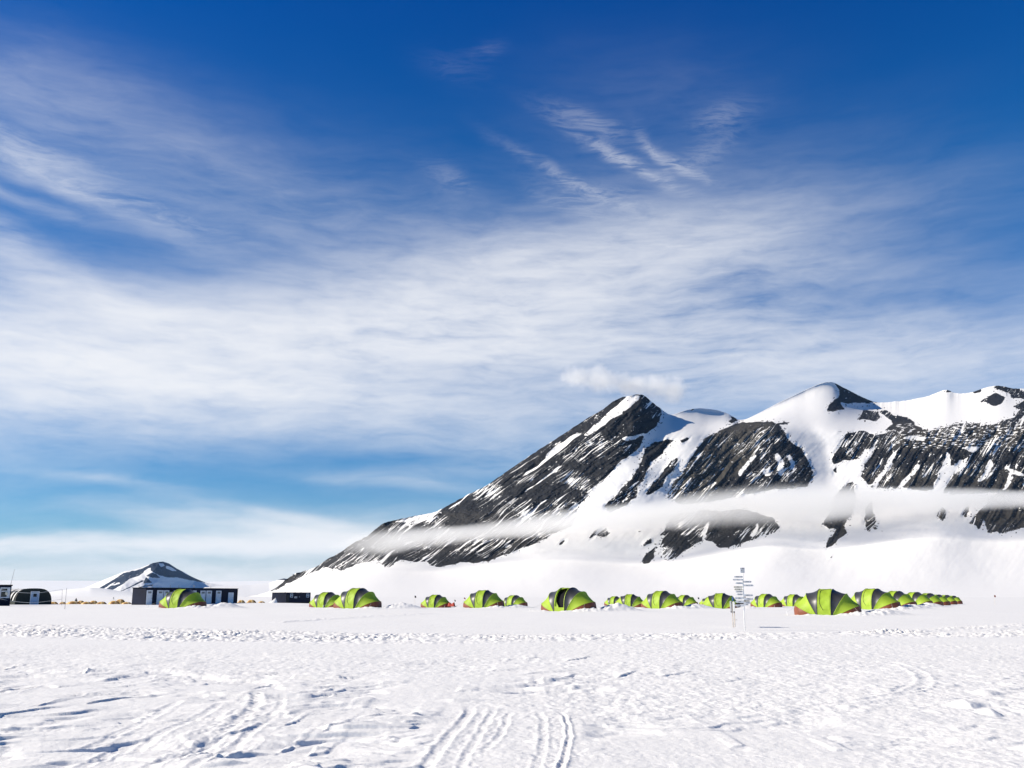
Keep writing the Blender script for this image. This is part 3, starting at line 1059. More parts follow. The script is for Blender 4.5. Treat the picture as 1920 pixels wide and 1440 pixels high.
def panel(k0, k1, mat, name, keep=None, nu=22, nv=6, sag=.09):
    m = MB()
    m.grid(lambda i, j: panel_pt(k0, k1, math.pi * i, j, 0, sag), nu, nv, True, keep)
    return m, name, mat


def door_shape(i, j):
    """inside the D-shaped door on the front half of the middle panel; i along the hoop 0..1, j across"""
    if i > .44 or i < .03 or j < .2 or j > .93:
        return False
    q = (i - .03) / .41
    edge = .2 + .5 * max(0, (q - .72) / .28) ** 2 + .25 * max(0, (.2 - q) / .2) ** 2
    return j > edge


def make_tent(open_door):
    root = empty('clamshell_tent', (0, 0, 0))
    parts = []
    parts.append(panel('a', 'b', 'lime', 'center_panel', (lambda i, j: not door_shape(i, j)) if open_door else None, 150, 60, .03))
    parts.append(panel('l2', 'a', 'charcoal', 'dark_panel'))
    parts.append(panel('b', 'r2', 'charcoal', 'dark_panel'))
    parts.append(panel('l3', 'l2', 'lime', 'side_panel'))
    parts.append(panel('r2', 'r3', 'lime', 'side_panel'))
    parts.append(panel('l4', 'l3', 'rust', 'end_panel', sag=-.06))
    parts.append(panel('r3', 'r4', 'rust', 'end_panel', sag=-.06))
    for m, n, mt in parts:
        m.build(n, M[mt], root)
    for k in ('a', 'b', 'l2', 'r2', 'l3', 'r3'):
        MB().tube([hoop(k, math.pi * (i + .02) / 20.04) for i in range(21)], .022, 5).build('hoop_pole', M['lime' if k in ('l3', 'r3', 'l2', 'r2') else 'piping'], root)
    if open_door:
        ROW = [MB().grid(lambda i, j: panel_pt('a', 'b', math.pi * (.0 + .5 * i), j, -.22, .03), 10, 6, True)]
        ROW[0].build('inner_tent', M['inner'], root)
        roll = MB().tube([panel_pt('a', 'b', math.pi * (.04 + .36 * i / 8), .12, .05) for i in range(9)], .07, 7)
        roll.build('rolled_door', M['lime'], root)
    else:
        d = MB().grid(lambda i, j: panel_pt('a', 'b', math.pi * i, j, .018, .03), 60, 24, True, door_shape).build('door', M['lime'], root)
        zp = []
        for q in range(0, 21):
            f = q / 20
            i = .03 + .41 * f
            e = .2 + .5 * max(0, (f - .72) / .28) ** 2 + .25 * max(0, (.2 - f) / .2) ** 2
            zp.append(panel_pt('a', 'b', math.pi * i, e, .028, .03))
        for j in range(1, 5):
            zp.append(panel_pt('a', 'b', math.pi * .44, .7 + j * .055, .028, .03))
        MB().tube(zp, .016, 5).build('zip', M['piping'], d)
    for sx in (-1, 1):
        g = hoop('r3' if sx > 0 else 'l3', math.pi * .27)
        e = Vector((g.x + sx * .55, -2.05, .0))
        top = Vector((e.x + .03 * sx, e.y + .03, .42))
        MB().tube([(e.x, e.y, -.25), top], .022, 5).build('guy_stake', M['signwhite'], root)
        MB().tube([g, top - Vector((0, 0, .08))], .006, 4).build('guy_line', M['rope'], root)
    return root


tent_a = make_tent(False)
tent_b = make_tent(True)
TURN = [36, 36, 35, 28, 26, 38, 33, 30, 20, 30, 32, 14, 30, 33, 30, 9, 24, 34, 36, 38, 40, 40, 40]   # how far each tent's right end is turned towards the camera, degrees
first = True
for i, ((px, by, h, lab, k), pos) in enumerate(zip(TENTS, TPOS)):
    if i == 6:
        o = tent_b
    elif first:
        o = tent_a
        first = False
    else:
        o = copy_tree(tent_a)
    rr = random.Random(40 + i)
    o.location = (pos.x, pos.y, pos.z - .09)
    o.scale = (rr.uniform(.93, .99), rr.uniform(.95, 1.05), rr.uniform(1.0, 1.07))
    o.rotation_euler = (R(rr.uniform(-1.5, 1.5)), R(rr.uniform(-1.2, 1.2)), -R(TURN[i] + rr.uniform(-1.5, 1.5)) - math.atan2(pos.x, pos.y))
    tag(o, lab, 'tent', 'lime clamshell tents pitched on the snow')

# ------------------------------------------------------------------ small amber tents


def make_amber():
    root = empty('dome_tent', (0, 0, 0))

    def dome(i, j, off=0):
        th = 2 * math.pi * i
        f = j
        rad = 1.35 * (1 - f) ** .62
        sq = 1 + .07 * math.cos(4 * th) * (1 - f)
        return Vector(((rad + off) * sq * math.cos(th), (rad + off) * sq * math.sin(th) * .85, (1.0 + off * .5) * (1 - (1 - f) ** 1.75) + 0))
    MB().grid(lambda i, j: dome(i, j), 28, 10).build('canopy', M['amber'], root)
    MB().grid(lambda i, j: dome(-.04 + .20 * i, j * .72, .03), 8, 8).build('end_panel', M['amberdark'], root)  # brown patch paints the shade on the dome's right side
    MB().grid(lambda i, j: dome(.70 + .10 * i, .02 + j * .6, .03), 5, 6).build('door', M['amberdark'], root)
    for a in (.125, .375):
        pts = [dome(a, k / 8, .02) for k in range(8)] + [Vector((0, 0, 1.03))] + [dome(a + .5, k / 8, .02) for k in range(7, -1, -1)]
        MB().tube(pts, .02, 4).build('tent_pole', M['signwhite'], root)
    return root


amber0 = make_amber()
for i, ((p, hh, wf), rec) in enumerate(zip(APOS, AMBER)):
    o = amber0 if i == 0 else copy_tree(amber0)
    o.location = (p.x, p.y, p.z - .03)
    o.rotation_euler = (0, 0, R(random.uniform(-25, 25)))
    o.scale = (hh * wf, hh * wf, hh)
    tag(o, rec[4], 'tent', 'small amber dome tents beyond the huts')

# ------------------------------------------------------------------ huts


def panel_ribs(m, x0, x1, z0, z1, y, pitch=.3):
    n = int((x1 - x0) / pitch)
    for i in range(n):
        m.box((x0 + (i + .5) * (x1 - x0) / n, y, (z0 + z1) / 2), ((x1 - x0) / n * .5, .03, z1 - z0))


# long navy hut: local x runs along its front wall, front at y = 0, body to +y
hz0 = HUT_A.z - .1
hut = empty('toilet_hut', (HUT_A.x, HUT_A.y, hz0), math.pi / 2 - R(23), 'long navy hut with a row of white doors and thin roof pipes', 'hut')
HH = 2.60
w = MB().box((LA / 2, 1.35, HH / 2), (LA, 2.7, HH), bev=.02)
w.build('wall', M['navy'], hut)
fr = MB()
fr.box((LA / 2, 1.35, HH + .05), (LA + .16, 2.86, .10))
fr.box((LA / 2, -.02, .08), (LA + .06, .05, .16))
for k in range(5):
    fr.box((LA * k / 4 + (.04 if k == 0 else -.04 if k == 4 else 0), -.022, HH / 2 + .02), (.08, .05, HH - .2))
fr.build('roof_frame', M['navyframe'], hut)


def hx(px):
    return along(HUT_A, px, _d23)


for (z0, z1, vent, top) in ((340, 440, 1, 2.30), (510, 605, 1, 2.30), (615, 690, 1, 2.30), (760, 830, 1, 2.30), (900, 975, 1, 2.30), (1030, 1100, 1, 2.30), (1160, 1238, 1, 2.30), (1250, 1332, 1, 2.30), (1395, 1475, 1, 2.30), (1580, 1660, 0, 2.02)):
    xa, xb = hx(230 + z0 / 8), hx(230 + z1 / 8)
    if z0 == 340:
        xa = .06
    d = MB().box(((xa + xb) / 2, -.03, (top + .12) / 2), (xb - xa, .08, top - .12), bev=.015)
    do = d.build('door', M['doorwhite'], hut)
    MB().box((xb - .14, -.09, 1.1), (.10, .05, .05)).build('handle', M['navyframe'], do)
    if vent:
        v = MB()
        for q in range(4):
            v.box(((xa + xb) / 2, -.085, 1.86 + q * .075), ((xb - xa) * .55, .03, .045))
        v.build('vent', M['blackpaint'], do)
for z in (210, 475, 740, 870, 1090, 1105, 1350):
    xx = max(.1, hx(230 + z / 8)) if z > 300 else .1
    yy_ = .5 if z > 300 else 1.6
    MB().tube([(xx, yy_, HH + .05), (xx, yy_, HH + .55)], .03, 6).build('vent_pipe', M['pole'], hut)

# small dark hut
LB = along(HUT_B, 582, _d23)
hut2 = empty('dark_hut', (HUT_B.x, HUT_B.y, HUT_B.z - .1), math.pi / 2 - R(23), 'small dark hut with two small windows and a white sign', 'hut')
H2 = 2.52
MB().box((LB / 2, 1.75, H2 / 2), (LB, 3.5, H2), bev=.02).build('wall', M['navy'], hut2)
f2_ = MB()
f2_.box((LB / 2, 1.75, H2 + .04), (LB + .14, 3.64, .08))
for k in (0, 1):
    f2_.box((.04 if k == 0 else LB - .04, -.02, H2 / 2), (.08, .05, H2 - .1))
f2_.build('roof_frame', M['navyframe'], hut2)


def h2x(px):
    return along(HUT_B, px, _d23)


MB().box(((h2x(537) + h2x(542)) / 2, -.03, 1.05), (h2x(542) - h2x(537), .07, 2.0), bev=.01).build('door', M['blackpaint'], hut2)
for pa, pb in ((543.8, 548.8), (574, 579.2)):
    xa, xb = h2x(pa), h2x(pb)
    fo = MB().box(((xa + xb) / 2, -.03, 1.98), (xb - xa, .08, .78), bev=.01).build('window', M['paledoor'], hut2)
    for zc in (1.80, 2.14):
        MB().box(((xa + xb) / 2, -.075, zc), ((xb - xa) * .62, .02, .24)).build('pane', M['glass'], fo)
xa, xb = h2x(552), h2x(557)
sg = MB().box(((xa + xb) / 2, -.035, 1.62), (xb - xa, .04, .30), bev=.008).build('sign', M['signwhite'], hut2)
tx = MB()
for q in range(5):
    tx.box((xa + (xb - xa) * (.14 + .18 * q), -.06, 1.62), ((xb - xa) * .11, .012, .13))
tx.build('lettering', M['ink'], sg)
MB().tube([(h2x(561), -.02, 1.72), (h2x(561), -.09, 1.72)], .16, 10).build('wall_vent', M['pole'], hut2)
for xx in (1.2, LB * .55, LB * .8):
    MB().tube([(xx, 1.2, H2 + .04), (xx, 1.2, H2 + .28)], .06, 6).build('vent_pipe', M['pole'], hut2)

# snow banked against the small dark hut is a drift of its own
dp = at(508, 1135.2, 197)
dr = MB()


def drift(i, j):
    th = math.pi * 2 * i
    r = 1 - j
    return Vector((1.6 * r * math.cos(th) + .9 * j, 1.3 * r * math.sin(th), 1.5 * j ** 1.3 * (1 + .05 * math.sin(5 * th)) - .05))


dr.grid(drift, 20, 8)
dro = dr.build('snow_drift', M['snow'])
dro.location = dp
tag(dro, 'pale snow drift banked against the left end of the small dark hut', 'snow drift')

# black arched tent
AX = Vector((-.86, .51, 0)).normalized()   # from the front face towards its back
ang = math.atan2(AX.y, AX.x) - math.pi / 2  # local +y = AX
arch = empty('arched_tent', (ARCH_P.x, ARCH_P.y, ARCH_P.z - .08), ang, 'black arched tunnel tent with a pale blue door', 'tent')
AW, AH, AL = 3.3, 2.72, 6.5


def arc(th, s=1.0):
    c, q = math.cos(th), math.sin(th)
    return (-AW * s * math.copysign(abs(c) ** .62, c), AH * s * abs(q) ** .72)


def arch_pt(i, y, s=1.0):
    x, z = arc(math.pi * i, s)
    return Vector((x, y, z))


fc = MB()
n = 32
ring = [arch_pt(i / n, 0) for i in range(n + 1)]
fc.add([Vector((0, 0, 0))] + ring, [(0, i + 1, i + 2) for i in range(n)])
fc.build('front_wall', M['green'], arch)


def bodyf(i, j):
    sc = 1 - .03 * abs(math.sin(j * math.pi * 4))
    return arch_pt(i, .0 + AL * j, sc if 0 < j < 1 else 1)


MB().grid(bodyf, 32, 16).build('canopy', M['green'], arch)
bk = MB()
bk.add([Vector((0, AL, 0))] + [arch_pt(i / n, AL) for i in range(n + 1)], [(0, i + 2, i + 1) for i in range(n)])
bk.build('back_wall', M['green'], arch)
# pale strips paint the sun's sheen onto the dark canvas side (local -x)
for (ya, yb, ia, ib, mt) in ((.5, 1.9, .30, .42, 'palecloth'), (2.2, 3.7, .28, .42, 'palecloth'), (4.0, 5.6, .26, .42, 'palecloth'), (1.2, 1.6, .06, .27, 'palecloth'), (2.4, 3.1, .04, .25, 'palecloth'), (3.9, 4.4, .04, .24, 'palecloth'), (.35, .55, .05, .34, 'signgrey')):
    MB().grid(lambda i, j: arch_pt(ia + (ib - ia) * i, ya + (yb - ya) * j + .8 * (ib - ia) * (1 - i), 1.02), 8, 4).build('sheen_strip', M[mt], arch)
dd_ = MB().box((.12, -.05, 1.1), (1.35, .08, 2.1), bev=.02).build('door', M['paledoor'], arch)
MB().box((.12, -.10, 1.62), (.62, .03, .52)).build('window', M['glass'], dd_)
df = MB()
df.box((-.62, -.05, 1.12), (.12, .1, 2.2)).box((.86, -.05, 1.12), (.12, .1, 2.2)).box((.12, -.05, 2.24), (1.6, .1, .1))
df.build('door_frame', M['doorwhite'], arch)
MB().tube([arch_pt(i / 24, -.01, 1.01) for i in range(25)], .05, 6).build('arch_pole', M['blackpaint'], arch)

# hut at the picture's edge
hc = empty('cabin', (HUT_C.x, HUT_C.y, HUT_C.z - .1), R(28), 'black cabin with a pale framed window and a tall roof mast', 'hut')
HC, WC = 2.62, 7.0
MB().box((-WC / 2, 1.6, HC / 2), (WC, 3.2, HC), bev=.02).build('wall', M['navy'], hc)
MB().box((-WC / 2, 1.6, HC + .06), (WC + .2, 3.4, .14)).build('roof', M['blackpaint'], hc)
wf_ = MB()
x0, x1, z0, z1 = -1.26, -.12, 1.1, 2.38
wf_.box(((x0 + x1) / 2, -.03, z1 - .05), (x1 - x0, .08, .13)).box(((x0 + x1) / 2, -.03, z0 + .05), (x1 - x0, .08, .13))
wf_.box((x0 + .06, -.03, (z0 + z1) / 2), (.14, .08, z1 - z0 - .26)).box((x1 - .17, -.03, (z0 + z1) / 2), (.34, .08, z1 - z0 - .26))
wf_.box(((x0 + x1) / 2 - .1, -.03, 1.92), (x1 - x0 - .5, .07, .10))
wo = wf_.build('window', M['doorwhite'], hc)
MB().box(((x0 + x1) / 2 - .1, -.012, 1.58), (x1 - x0 - .5, .02, .58)).build('pane', M['glass'], wo)
MB().box(((x0 + x1) / 2 - .1, -.012, 2.11), (x1 - x0 - .5, .02, .30)).build('pane', M['glass'], wo)
MB().tube([(-.15, .5, HC), (.12, .5, HC + 2.1)], .03, 6, .016).build('roof_mast', M['pole'], hc)
lp = MB()
lp.grid(lambda i, j: Vector((-.52 + .17 * math.cos(2 * math.pi * i) * math.sin(math.pi * j), -.34 + .17 * math.sin(2 * math.pi * i) * math.sin(math.pi * j), 1.66 + .22 * math.cos(math.pi * j))), 14, 8)
lo = lp.build('wall_lamp', M['lamp'], hc)
MB().box((-.52, -.12, 1.72), (.06, .24, .06)).build('bracket', M['pole'], lo)

# rope line and its pole in front of the arched tent


def catenary(name, pts, r, label):
    P = []
    for a, b in zip(pts[:-1], pts[1:]):
        a, b = Vector(a), Vector(b)
        for k in range(8):
            P.append(a.lerp(b, k / 8))
    P.append(Vector(pts[-1]))
    for _ in range(6):
        P = [P[0]] + [(P[i - 1] + P[i] * 2 + P[i + 1]) / 4 for i in range(1, len(P) - 1)] + [P[-1]]
    o = MB().tube(P, r, 5).build(name, M['rope'])
    tag(o, label, 'rope')
    return o


YR = lambda px: 118 + (px + 20) * .235
catenary('rope', [at(x, y, YR(x)) for x, y in ((-18, 1103), (0, 1105), (20, 1108.8), (40, 1111.2), (58, 1112), (75, 1111.2), (92, 1109), (116.5, 1105.3))], .022, 'upper pale rope strung across the black arched tent to a thin pole')
catenary('rope', [at(x, y, YR(x)) for x, y in ((-18, 1119), (0, 1122.5), (20, 1126.8), (40, 1129.2), (58, 1130), (75, 1129), (92, 1127), (116, 1123.5))], .022, 'lower pale rope hanging across the foot of the black arched tent')
rp = MB().tube([(POLE_A.x, POLE_A.y, POLE_A.z - .3), at(116.8, 1105, POLE_A.y)], .03, 6, .022).build('rope_pole', M['pole'])
tag(rp, 'thin grey pole holding the ropes right of the black arched tent', 'pole')
bp_ = empty('marker_pole', (POLE_B.x, POLE_B.y, POLE_B.z), 0, 'tall leaning bamboo marker pole standing in front of the amber tents', 'pole')
top = at(125, 1102.5, POLE_B.y) - POLE_B
MB().tube([(0, 0, -.3), top], .026, 6, .018).build('shaft', M['pole'], bp_)
MB().tube([top * .965, top * 1.01], .045, 6).build('cap', M['signgrey'], bp_)

# ------------------------------------------------------------------ signpost
sgp = empty('signpost', (SIGN_P.x, SIGN_P.y, gz(SIGN_P.x, SIGN_P.y)), 0, 'tall white direction signpost stacked with arrow boards', 'signpost')
Ys = SIGN_P.y
sc = Ys / VK


def sx(zx, zy):   # photo detail position -> local x,z
    p = at(1350 + zx / 10.29, 1050 + zy / 10.29, Ys)
    return p.x - SIGN_P.x, p.z - sgp.location.z


ptop, pbot = sx(437, 235), sx(476, 1345)
MB().tube([(pbot[0], 0, -.4), (ptop[0], 0, ptop[1])], .03, 8, .022).build('post', M['signgrey'], sgp)
rt = random.Random(5)


def lettering(m, xa, xb, zc, h, y):
    x = xa
    while x < xb - .01:
        wl = rt.uniform(.012, .03)
        kind = rt.random()
        hh_ = h * rt.uniform(.8, 1.0)
        m.box((x + wl / 2, y, zc), (wl * .45, .004, hh_))
        if kind > .4:
            m.box((x + wl * .65, y, zc + hh_ * (.3 if kind > .7 else -.3)), (wl * .5, .004, hh_ * .25))
        x += wl + (.035 if rt.random() > .85 else .008)


x0, z1 = sx(380, 145)
x1, z0 = sx(474, 250)
b = MB().box(((x0 + x1) / 2, -.05, (z0 + z1) / 2), (x1 - x0, .02, z1 - z0), bev=.003).build('title_board', M['signgrey'], sgp)
m = MB()
hgt = z1 - z0
lettering(m, x0 + .012, x1 - .012, z1 - hgt * .2, hgt * .26, -.063)
lettering(m, x0 + .03, x1 - .03, z1 - hgt * .55, hgt * .24, -.063)
lettering(m, x0 + .05, x1 - .05, z1 - hgt * .85, hgt * .12, -.063)
m.build('lettering', M['ink'], b)


def arrow(zx0, zx1, zy, hz, side, mat, txt, far=None):
    xa, zc = sx(zx0, zy)
    xb, _ = sx(zx1, zy)
    h = hz / 10.29 * sc / 1.0
    tip = h * .55
    if side < 0:
        poly = [(xa, zc), (xa + tip, zc - h / 2), (xb, zc - h / 2), (xb, zc + h / 2), (xa + tip, zc + h / 2)]
    else:
        poly = [(xa, zc - h / 2), (xb - tip, zc - h / 2), (xb, zc), (xb - tip, zc + h / 2), (xa, zc + h / 2)]
    o = MB().prism(poly, -.055, -.035).build('arrow_board', M[mat], sgp)
    m = MB()
    ta, tb = sx(txt[0], zy)[0], sx(txt[1], zy)[0]
    lettering(m, ta, tb, zc, h * .52, -.058)
    if far:
        lettering(m, sx(far[0], zy)[0], sx(far[1], zy)[0], zc, h * .45, -.058)
    m.build('lettering', M['ink'], o)


arrow(258, 432, 325, 34, -1, 'signgrey', (300, 375), (385, 415))
arrow(235, 432, 380, 34, -1, 'signgrey', (320, 370), (250, 275))
arrow(288, 432, 447, 36, -1, 'signgrey', (325, 415))
arrow(255, 432, 522, 34, -1, 'signbeige', (320, 385), (265, 285))
arrow(268, 432, 567, 38, -1, 'signbeige', (335, 380), (280, 292))
arrow(290, 432, 610, 34, -1, 'signgrey', (330, 415))
arrow(308, 436, 662, 36, -1, 'signgrey', (340, 420))
arrow(275, 448, 735, 40, -1, 'signgrey', (345, 400), (295, 312))
arrow(288, 448, 803, 44, -1, 'signwhite', (350, 410))
arrow(292, 448, 841, 22, -1, 'blackpaint', (300, 310))
arrow(280, 450, 876, 36, -1, 'signgrey', (335, 400), (295, 310))
arrow(450, 608, 420, 38, 1, 'signgrey', (475, 550), (570, 592))
arrow(452, 645, 490, 36, 1, 'signgrey', (500, 565), (590, 625))
arrow(455, 640, 680, 36, 1, 'signgrey', (490, 580), (598, 625))
arrow(458, 638, 752, 36, 1, 'signgrey', (520, 575), (610, 628))
arrow(460, 580, 790, 32, 1, 'signbeige', (500, 560))
arrow(462, 590, 826, 32, 1, 'signgrey', (490, 550), (565, 580))
arrow(462, 548, 860, 30, 1, 'signgrey', (490, 535))
for zy in (715, 790):
    xx, zz = sx(476, zy)
    MB().box((xx, -.07, zz), (.05, .05, .05), bev=.012).build('clamp', M['blackpaint'], sgp)

# edge-on notice board on two posts
nb_ = empty('notice_board', (BOARD_P.x, BOARD_P.y, gz(BOARD_P.x, BOARD_P.y)), -math.atan2(BOARD_P.x, BOARD_P.y), 'two-sided notice board seen edge-on on two slim posts left of the signpost', 'notice board')
Yn = BOARD_P.y


def nx(zx, zy):
    p = at(1350 + zx / 10.29, 1050 + zy / 10.29, Yn)
    return p.x - BOARD_P.x, p.z - nb_.location.z


for (za, zb, zt, zl, mat) in ((190, 230, 790, 985, 'palecloth'), (241, 290, 805, 990, 'signgrey')):
    xa, zt_ = nx(za, zt)
    xb, zl_ = nx(zb, zl)
    MB().box(((xa + xb) / 2, 0, (zt_ + zl_) / 2), (xb - xa, 1.15, zt_ - zl_), bev=.008).build('board_panel', M[mat], nb_)
    MB().box(((xa + xb) / 2 + .004, -.52, zl_ - .03), ((xb - xa) * .62, .14, .09), bev=.02).build('foot', M['blackpaint'], nb_)
xa, zt_ = nx(228, 705)
xb, zl_ = nx(268, 795)
MB().box(((xa + xb) / 2, -.3, (zt_ + zl_) / 2), (xb - xa, .5, zt_ - zl_), bev=.03).build('cover', M['bluecover'], nb_)
for zx, zyb, yy_ in ((255, 1300, -.45), (289, 1285, .45)):
    xx, zz = nx(zx, zyb)
    MB().tube([(xx, yy_, -.35), (xx, yy_, nx(zx, 800)[1])], .024, 6).build('post', M['woodpost'], nb_)
MB().tube([(nx(262, 1155)[0], -.1, nx(262, 1155)[1]), (nx(330, 1155)[0], -.1, nx(330, 1155)[1])], .01, 5).build('peg', M['woodpost'], nb_)

# ------------------------------------------------------------------ flags, sled, person


def flag(px, ytop, ybase, Y, mat, label, name='flag', w=.35, h=.28, lean=0.0):
    p = at(px, ybase, Y)
    o = empty(name, p, 0, label, 'flag')
    H = at(px, ytop, Y).z - p.z
    MB().tube([(0, 0, -.2), (lean, 0, H)], .018, 5).build('pole', M['bamboo'], o)
    MB().grid(lambda i, j: Vector((lean + w * i, .05 * math.sin(5 * i + j), H - h * j - .12 * i)), 6, 4).build('cloth', M[mat], o)
    return o


flag(777, 1116.5, 1136, 240, 'blackflag', 'small black flag on a thin stick left of the small lone lime tent', w=.4, h=.5)
flag(1866, 1115.5, 1137, 205, 'redflag', 'small dark red flag on a stick beyond the end of the receding row', w=.32, h=.4)
flag(870, 1120, 1138, 170, 'redflag', 'tiny red flag left of the larger tent of the touching pair', w=.25, h=.25)
flag(1309, 1119.5, 1137, 200, 'blackflag', 'small black flag between the hidden tent and the tent by the notice board', w=.3, h=.35)
flag(852, 1124, 1139, 160, 'blackflag', 'small black flag right of the red sled behind the lone tent', w=.2, h=.25)
flag(211, 1119, 1134, 250, 'palecloth', 'pale flag on a stick behind the amber tents left of the navy hut', w=.3, h=.6)

pp = at(846.5, 1138.4, 158)
sl = empty('sled', pp, R(-20), 'red loaded sled parked behind the right end of the lone lime tent', 'sled')
MB().grid(lambda i, j: Vector((-.6 + 1.2 * i, .28 * math.cos(math.pi * j), .12 + (.55 + .12 * math.sin(9 * i)) * math.sin(math.pi * j) * (1 - (2 * i - 1) ** 6) ** .5)), 14, 8).build('cargo_cover', M['redbag'], sl)
for s_ in (-1, 1):
    MB().tube([(-.75, .22 * s_, .04), (.6, .22 * s_, .04), (.8, .22 * s_, .12), (.9, .22 * s_, .26)], .03, 5).build('runner', M['blackpaint'], sl)


def person(px, ytop, Y, label):
    top = at(px, ytop, Y)
    zb = -.72
    H = top.z - zb
    k = H / 1.80
    root = empty('person', (top.x, Y, zb), R(25), label, 'person')
    V = {'pel': (0, 0, .95, .15), 'waist': (0, 0, 1.10, .16), 'chest': (0, .01, 1.35, .19), 'neck': (0, 0, 1.52, .075), 'chin': (0, -.02, 1.60, .085), 'head': (0, -.01, 1.70, .105), 'crown': (0, 0, 1.77, .07)}
    E = [('pel', 'waist'), ('waist', 'chest'), ('chest', 'neck'), ('neck', 'chin'), ('chin', 'head'), ('head', 'crown')]
    for s_, n_ in ((-1, 'l'), (1, 'r')):
        V[n_ + 'sh'] = (.19 * s_, 0, 1.44, .085)
        V[n_ + 'el'] = (.27 * s_, .03, 1.17, .065)
        V[n_ + 'wr'] = (.27 * s_, -.04, .93, .045)
        V[n_ + 'hand'] = (.27 * s_, -.06, .84, .042)
        V[n_ + 'hip'] = (.10 * s_, 0, .88, .11)
        V[n_ + 'kn'] = (.12 * s_, -.02, .50, .085)
        V[n_ + 'an'] = (.13 * s_, .01, .10, .07)
        V[n_ + 'toe'] = (.15 * s_, -.14, .05, .055)
        E += [('chest', n_ + 'sh'), (n_ + 'sh', n_ + 'el'), (n_ + 'el', n_ + 'wr'), (n_ + 'wr', n_ + 'hand'), ('pel', n_ + 'hip'), (n_ + 'hip', n_ + 'kn'), (n_ + 'kn', n_ + 'an'), (n_ + 'an', n_ + 'toe')]
        for q in range(4):
            a = n_ + 'f%d' % q
            V[a] = (.27 * s_ + (.012 * q - .018) * s_, -.085 + .012 * q, .77 - .012 * (1 if q in (1, 2) else 0), .010)
            E.append((n_ + 'hand', a))
        V[n_ + 'th'] = (.245 * s_, -.105, .81, .011)
        E.append((n_ + 'hand', n_ + 'th'))
    names = list(V)
    me = bpy.data.meshes.new('body')
    me.from_pydata([V[q][:3] for q in names], [(names.index(a), names.index(b)) for a, b in E], [])
    o = bpy.data.objects.new('body', me)
    COL.objects.link(o)
    o.parent = root
    o.scale = (k,) * 3
    o.modifiers.new('skin', 'SKIN')
    me.skin_vertices or None
    sv = me.skin_vertices[0].data if len(me.skin_vertices) else None
    if sv is None:
        bm = bmesh.new()
        bm.from_mesh(me)
        bm.verts.layers.skin.verify()
        bm.to_mesh(me)
        bm.free()
        sv = me.skin_vertices[0].data
    for i, q in enumerate(names):
        sv[i].radius = (V[q][3], V[q][3])
        sv[i].use_root = q == 'pel'
    sb = o.modifiers.new('sub', 'SUBSURF')
    sb.levels = sb.render_levels = 1
    me.materials.append(M['coat'])
    # parka hood round the face and a pale face patch facing forward
    hd = MB().grid(lambda i, j: Vector((.13 * math.cos(2 * math.pi * i) * math.sin(math.pi * (.04 + .72 * j)), .02 + .13 * math.sin(2 * math.pi * i) * math.sin(math.pi * (.04 + .72 * j)), 1.70 + .13 * math.cos(math.pi * (.04 + .72 * j)))), 14, 8)
    h_ = hd.build('hood', M['coat'], root)
    h_.scale = (k,) * 3
    return root


person(143, 1121.6, 247, 'person in a black parka standing behind the amber tents')

# ------------------------------------------------------------------ cloud band in front of the cliffs


def volume_mat(name, build, color, aniso=.2):
    m = bpy.data.materials.new(name)
    m.use_nodes = True
    nt = m.node_tree
    nt.nodes.clear()
    out = nt.nodes.new('ShaderNodeOutputMaterial')
    pv = nt.nodes.new('ShaderNodeVolumePrincipled')
    pv.inputs['Color'].default_value = color + (1,)
    pv.inputs['Anisotropy'].default_value = aniso
    nt.links.new(pv.outputs[0], out.inputs['Volume'])
    d = build(nt)
    if isinstance(d, (int, float)):
        pv.inputs['Density'].default_value = d
    else:
        nt.links.new(d, pv.inputs['Density'])
    return m


def N(nt, op, a, b=None, c=None, clamp=False):
    n = nt.nodes.new('ShaderNodeMath')
    n.operation = op
    n.use_clamp = clamp
    for i, v in enumerate((a, b, c)):
        if v is None:
            continue
        if isinstance(v, (int, float)):
            n.inputs[i].default_value = v
        else:
            nt.links.new(v, n.inputs[i])
    return n.outputs[0]


FY, FX0, FX1 = 3620.0, -760.0, 2500.0
FOG_TOP = [(600, 1022), (640, 1014), (700, 993), (800, 987), (900, 983), (960, 974), (1050, 956), (1150, 945), (1250, 930), (1350, 919), (1450, 910), (1550, 907), (1650, 910), (1750, 914), (1850, 915), (1920, 917), (2300, 925)]
FOG_BOT = [(600, 1034), (640, 1037), (700, 1040), (800, 1025), (900, 1016), (1000, 1008), (1050, 1006), (1150, 994), (1250, 992), (1350, 988), (1450, 984), (1550, 978), (1650, 972), (1750, 962), (1850, 956), (1920, 950), (2300, 945)]


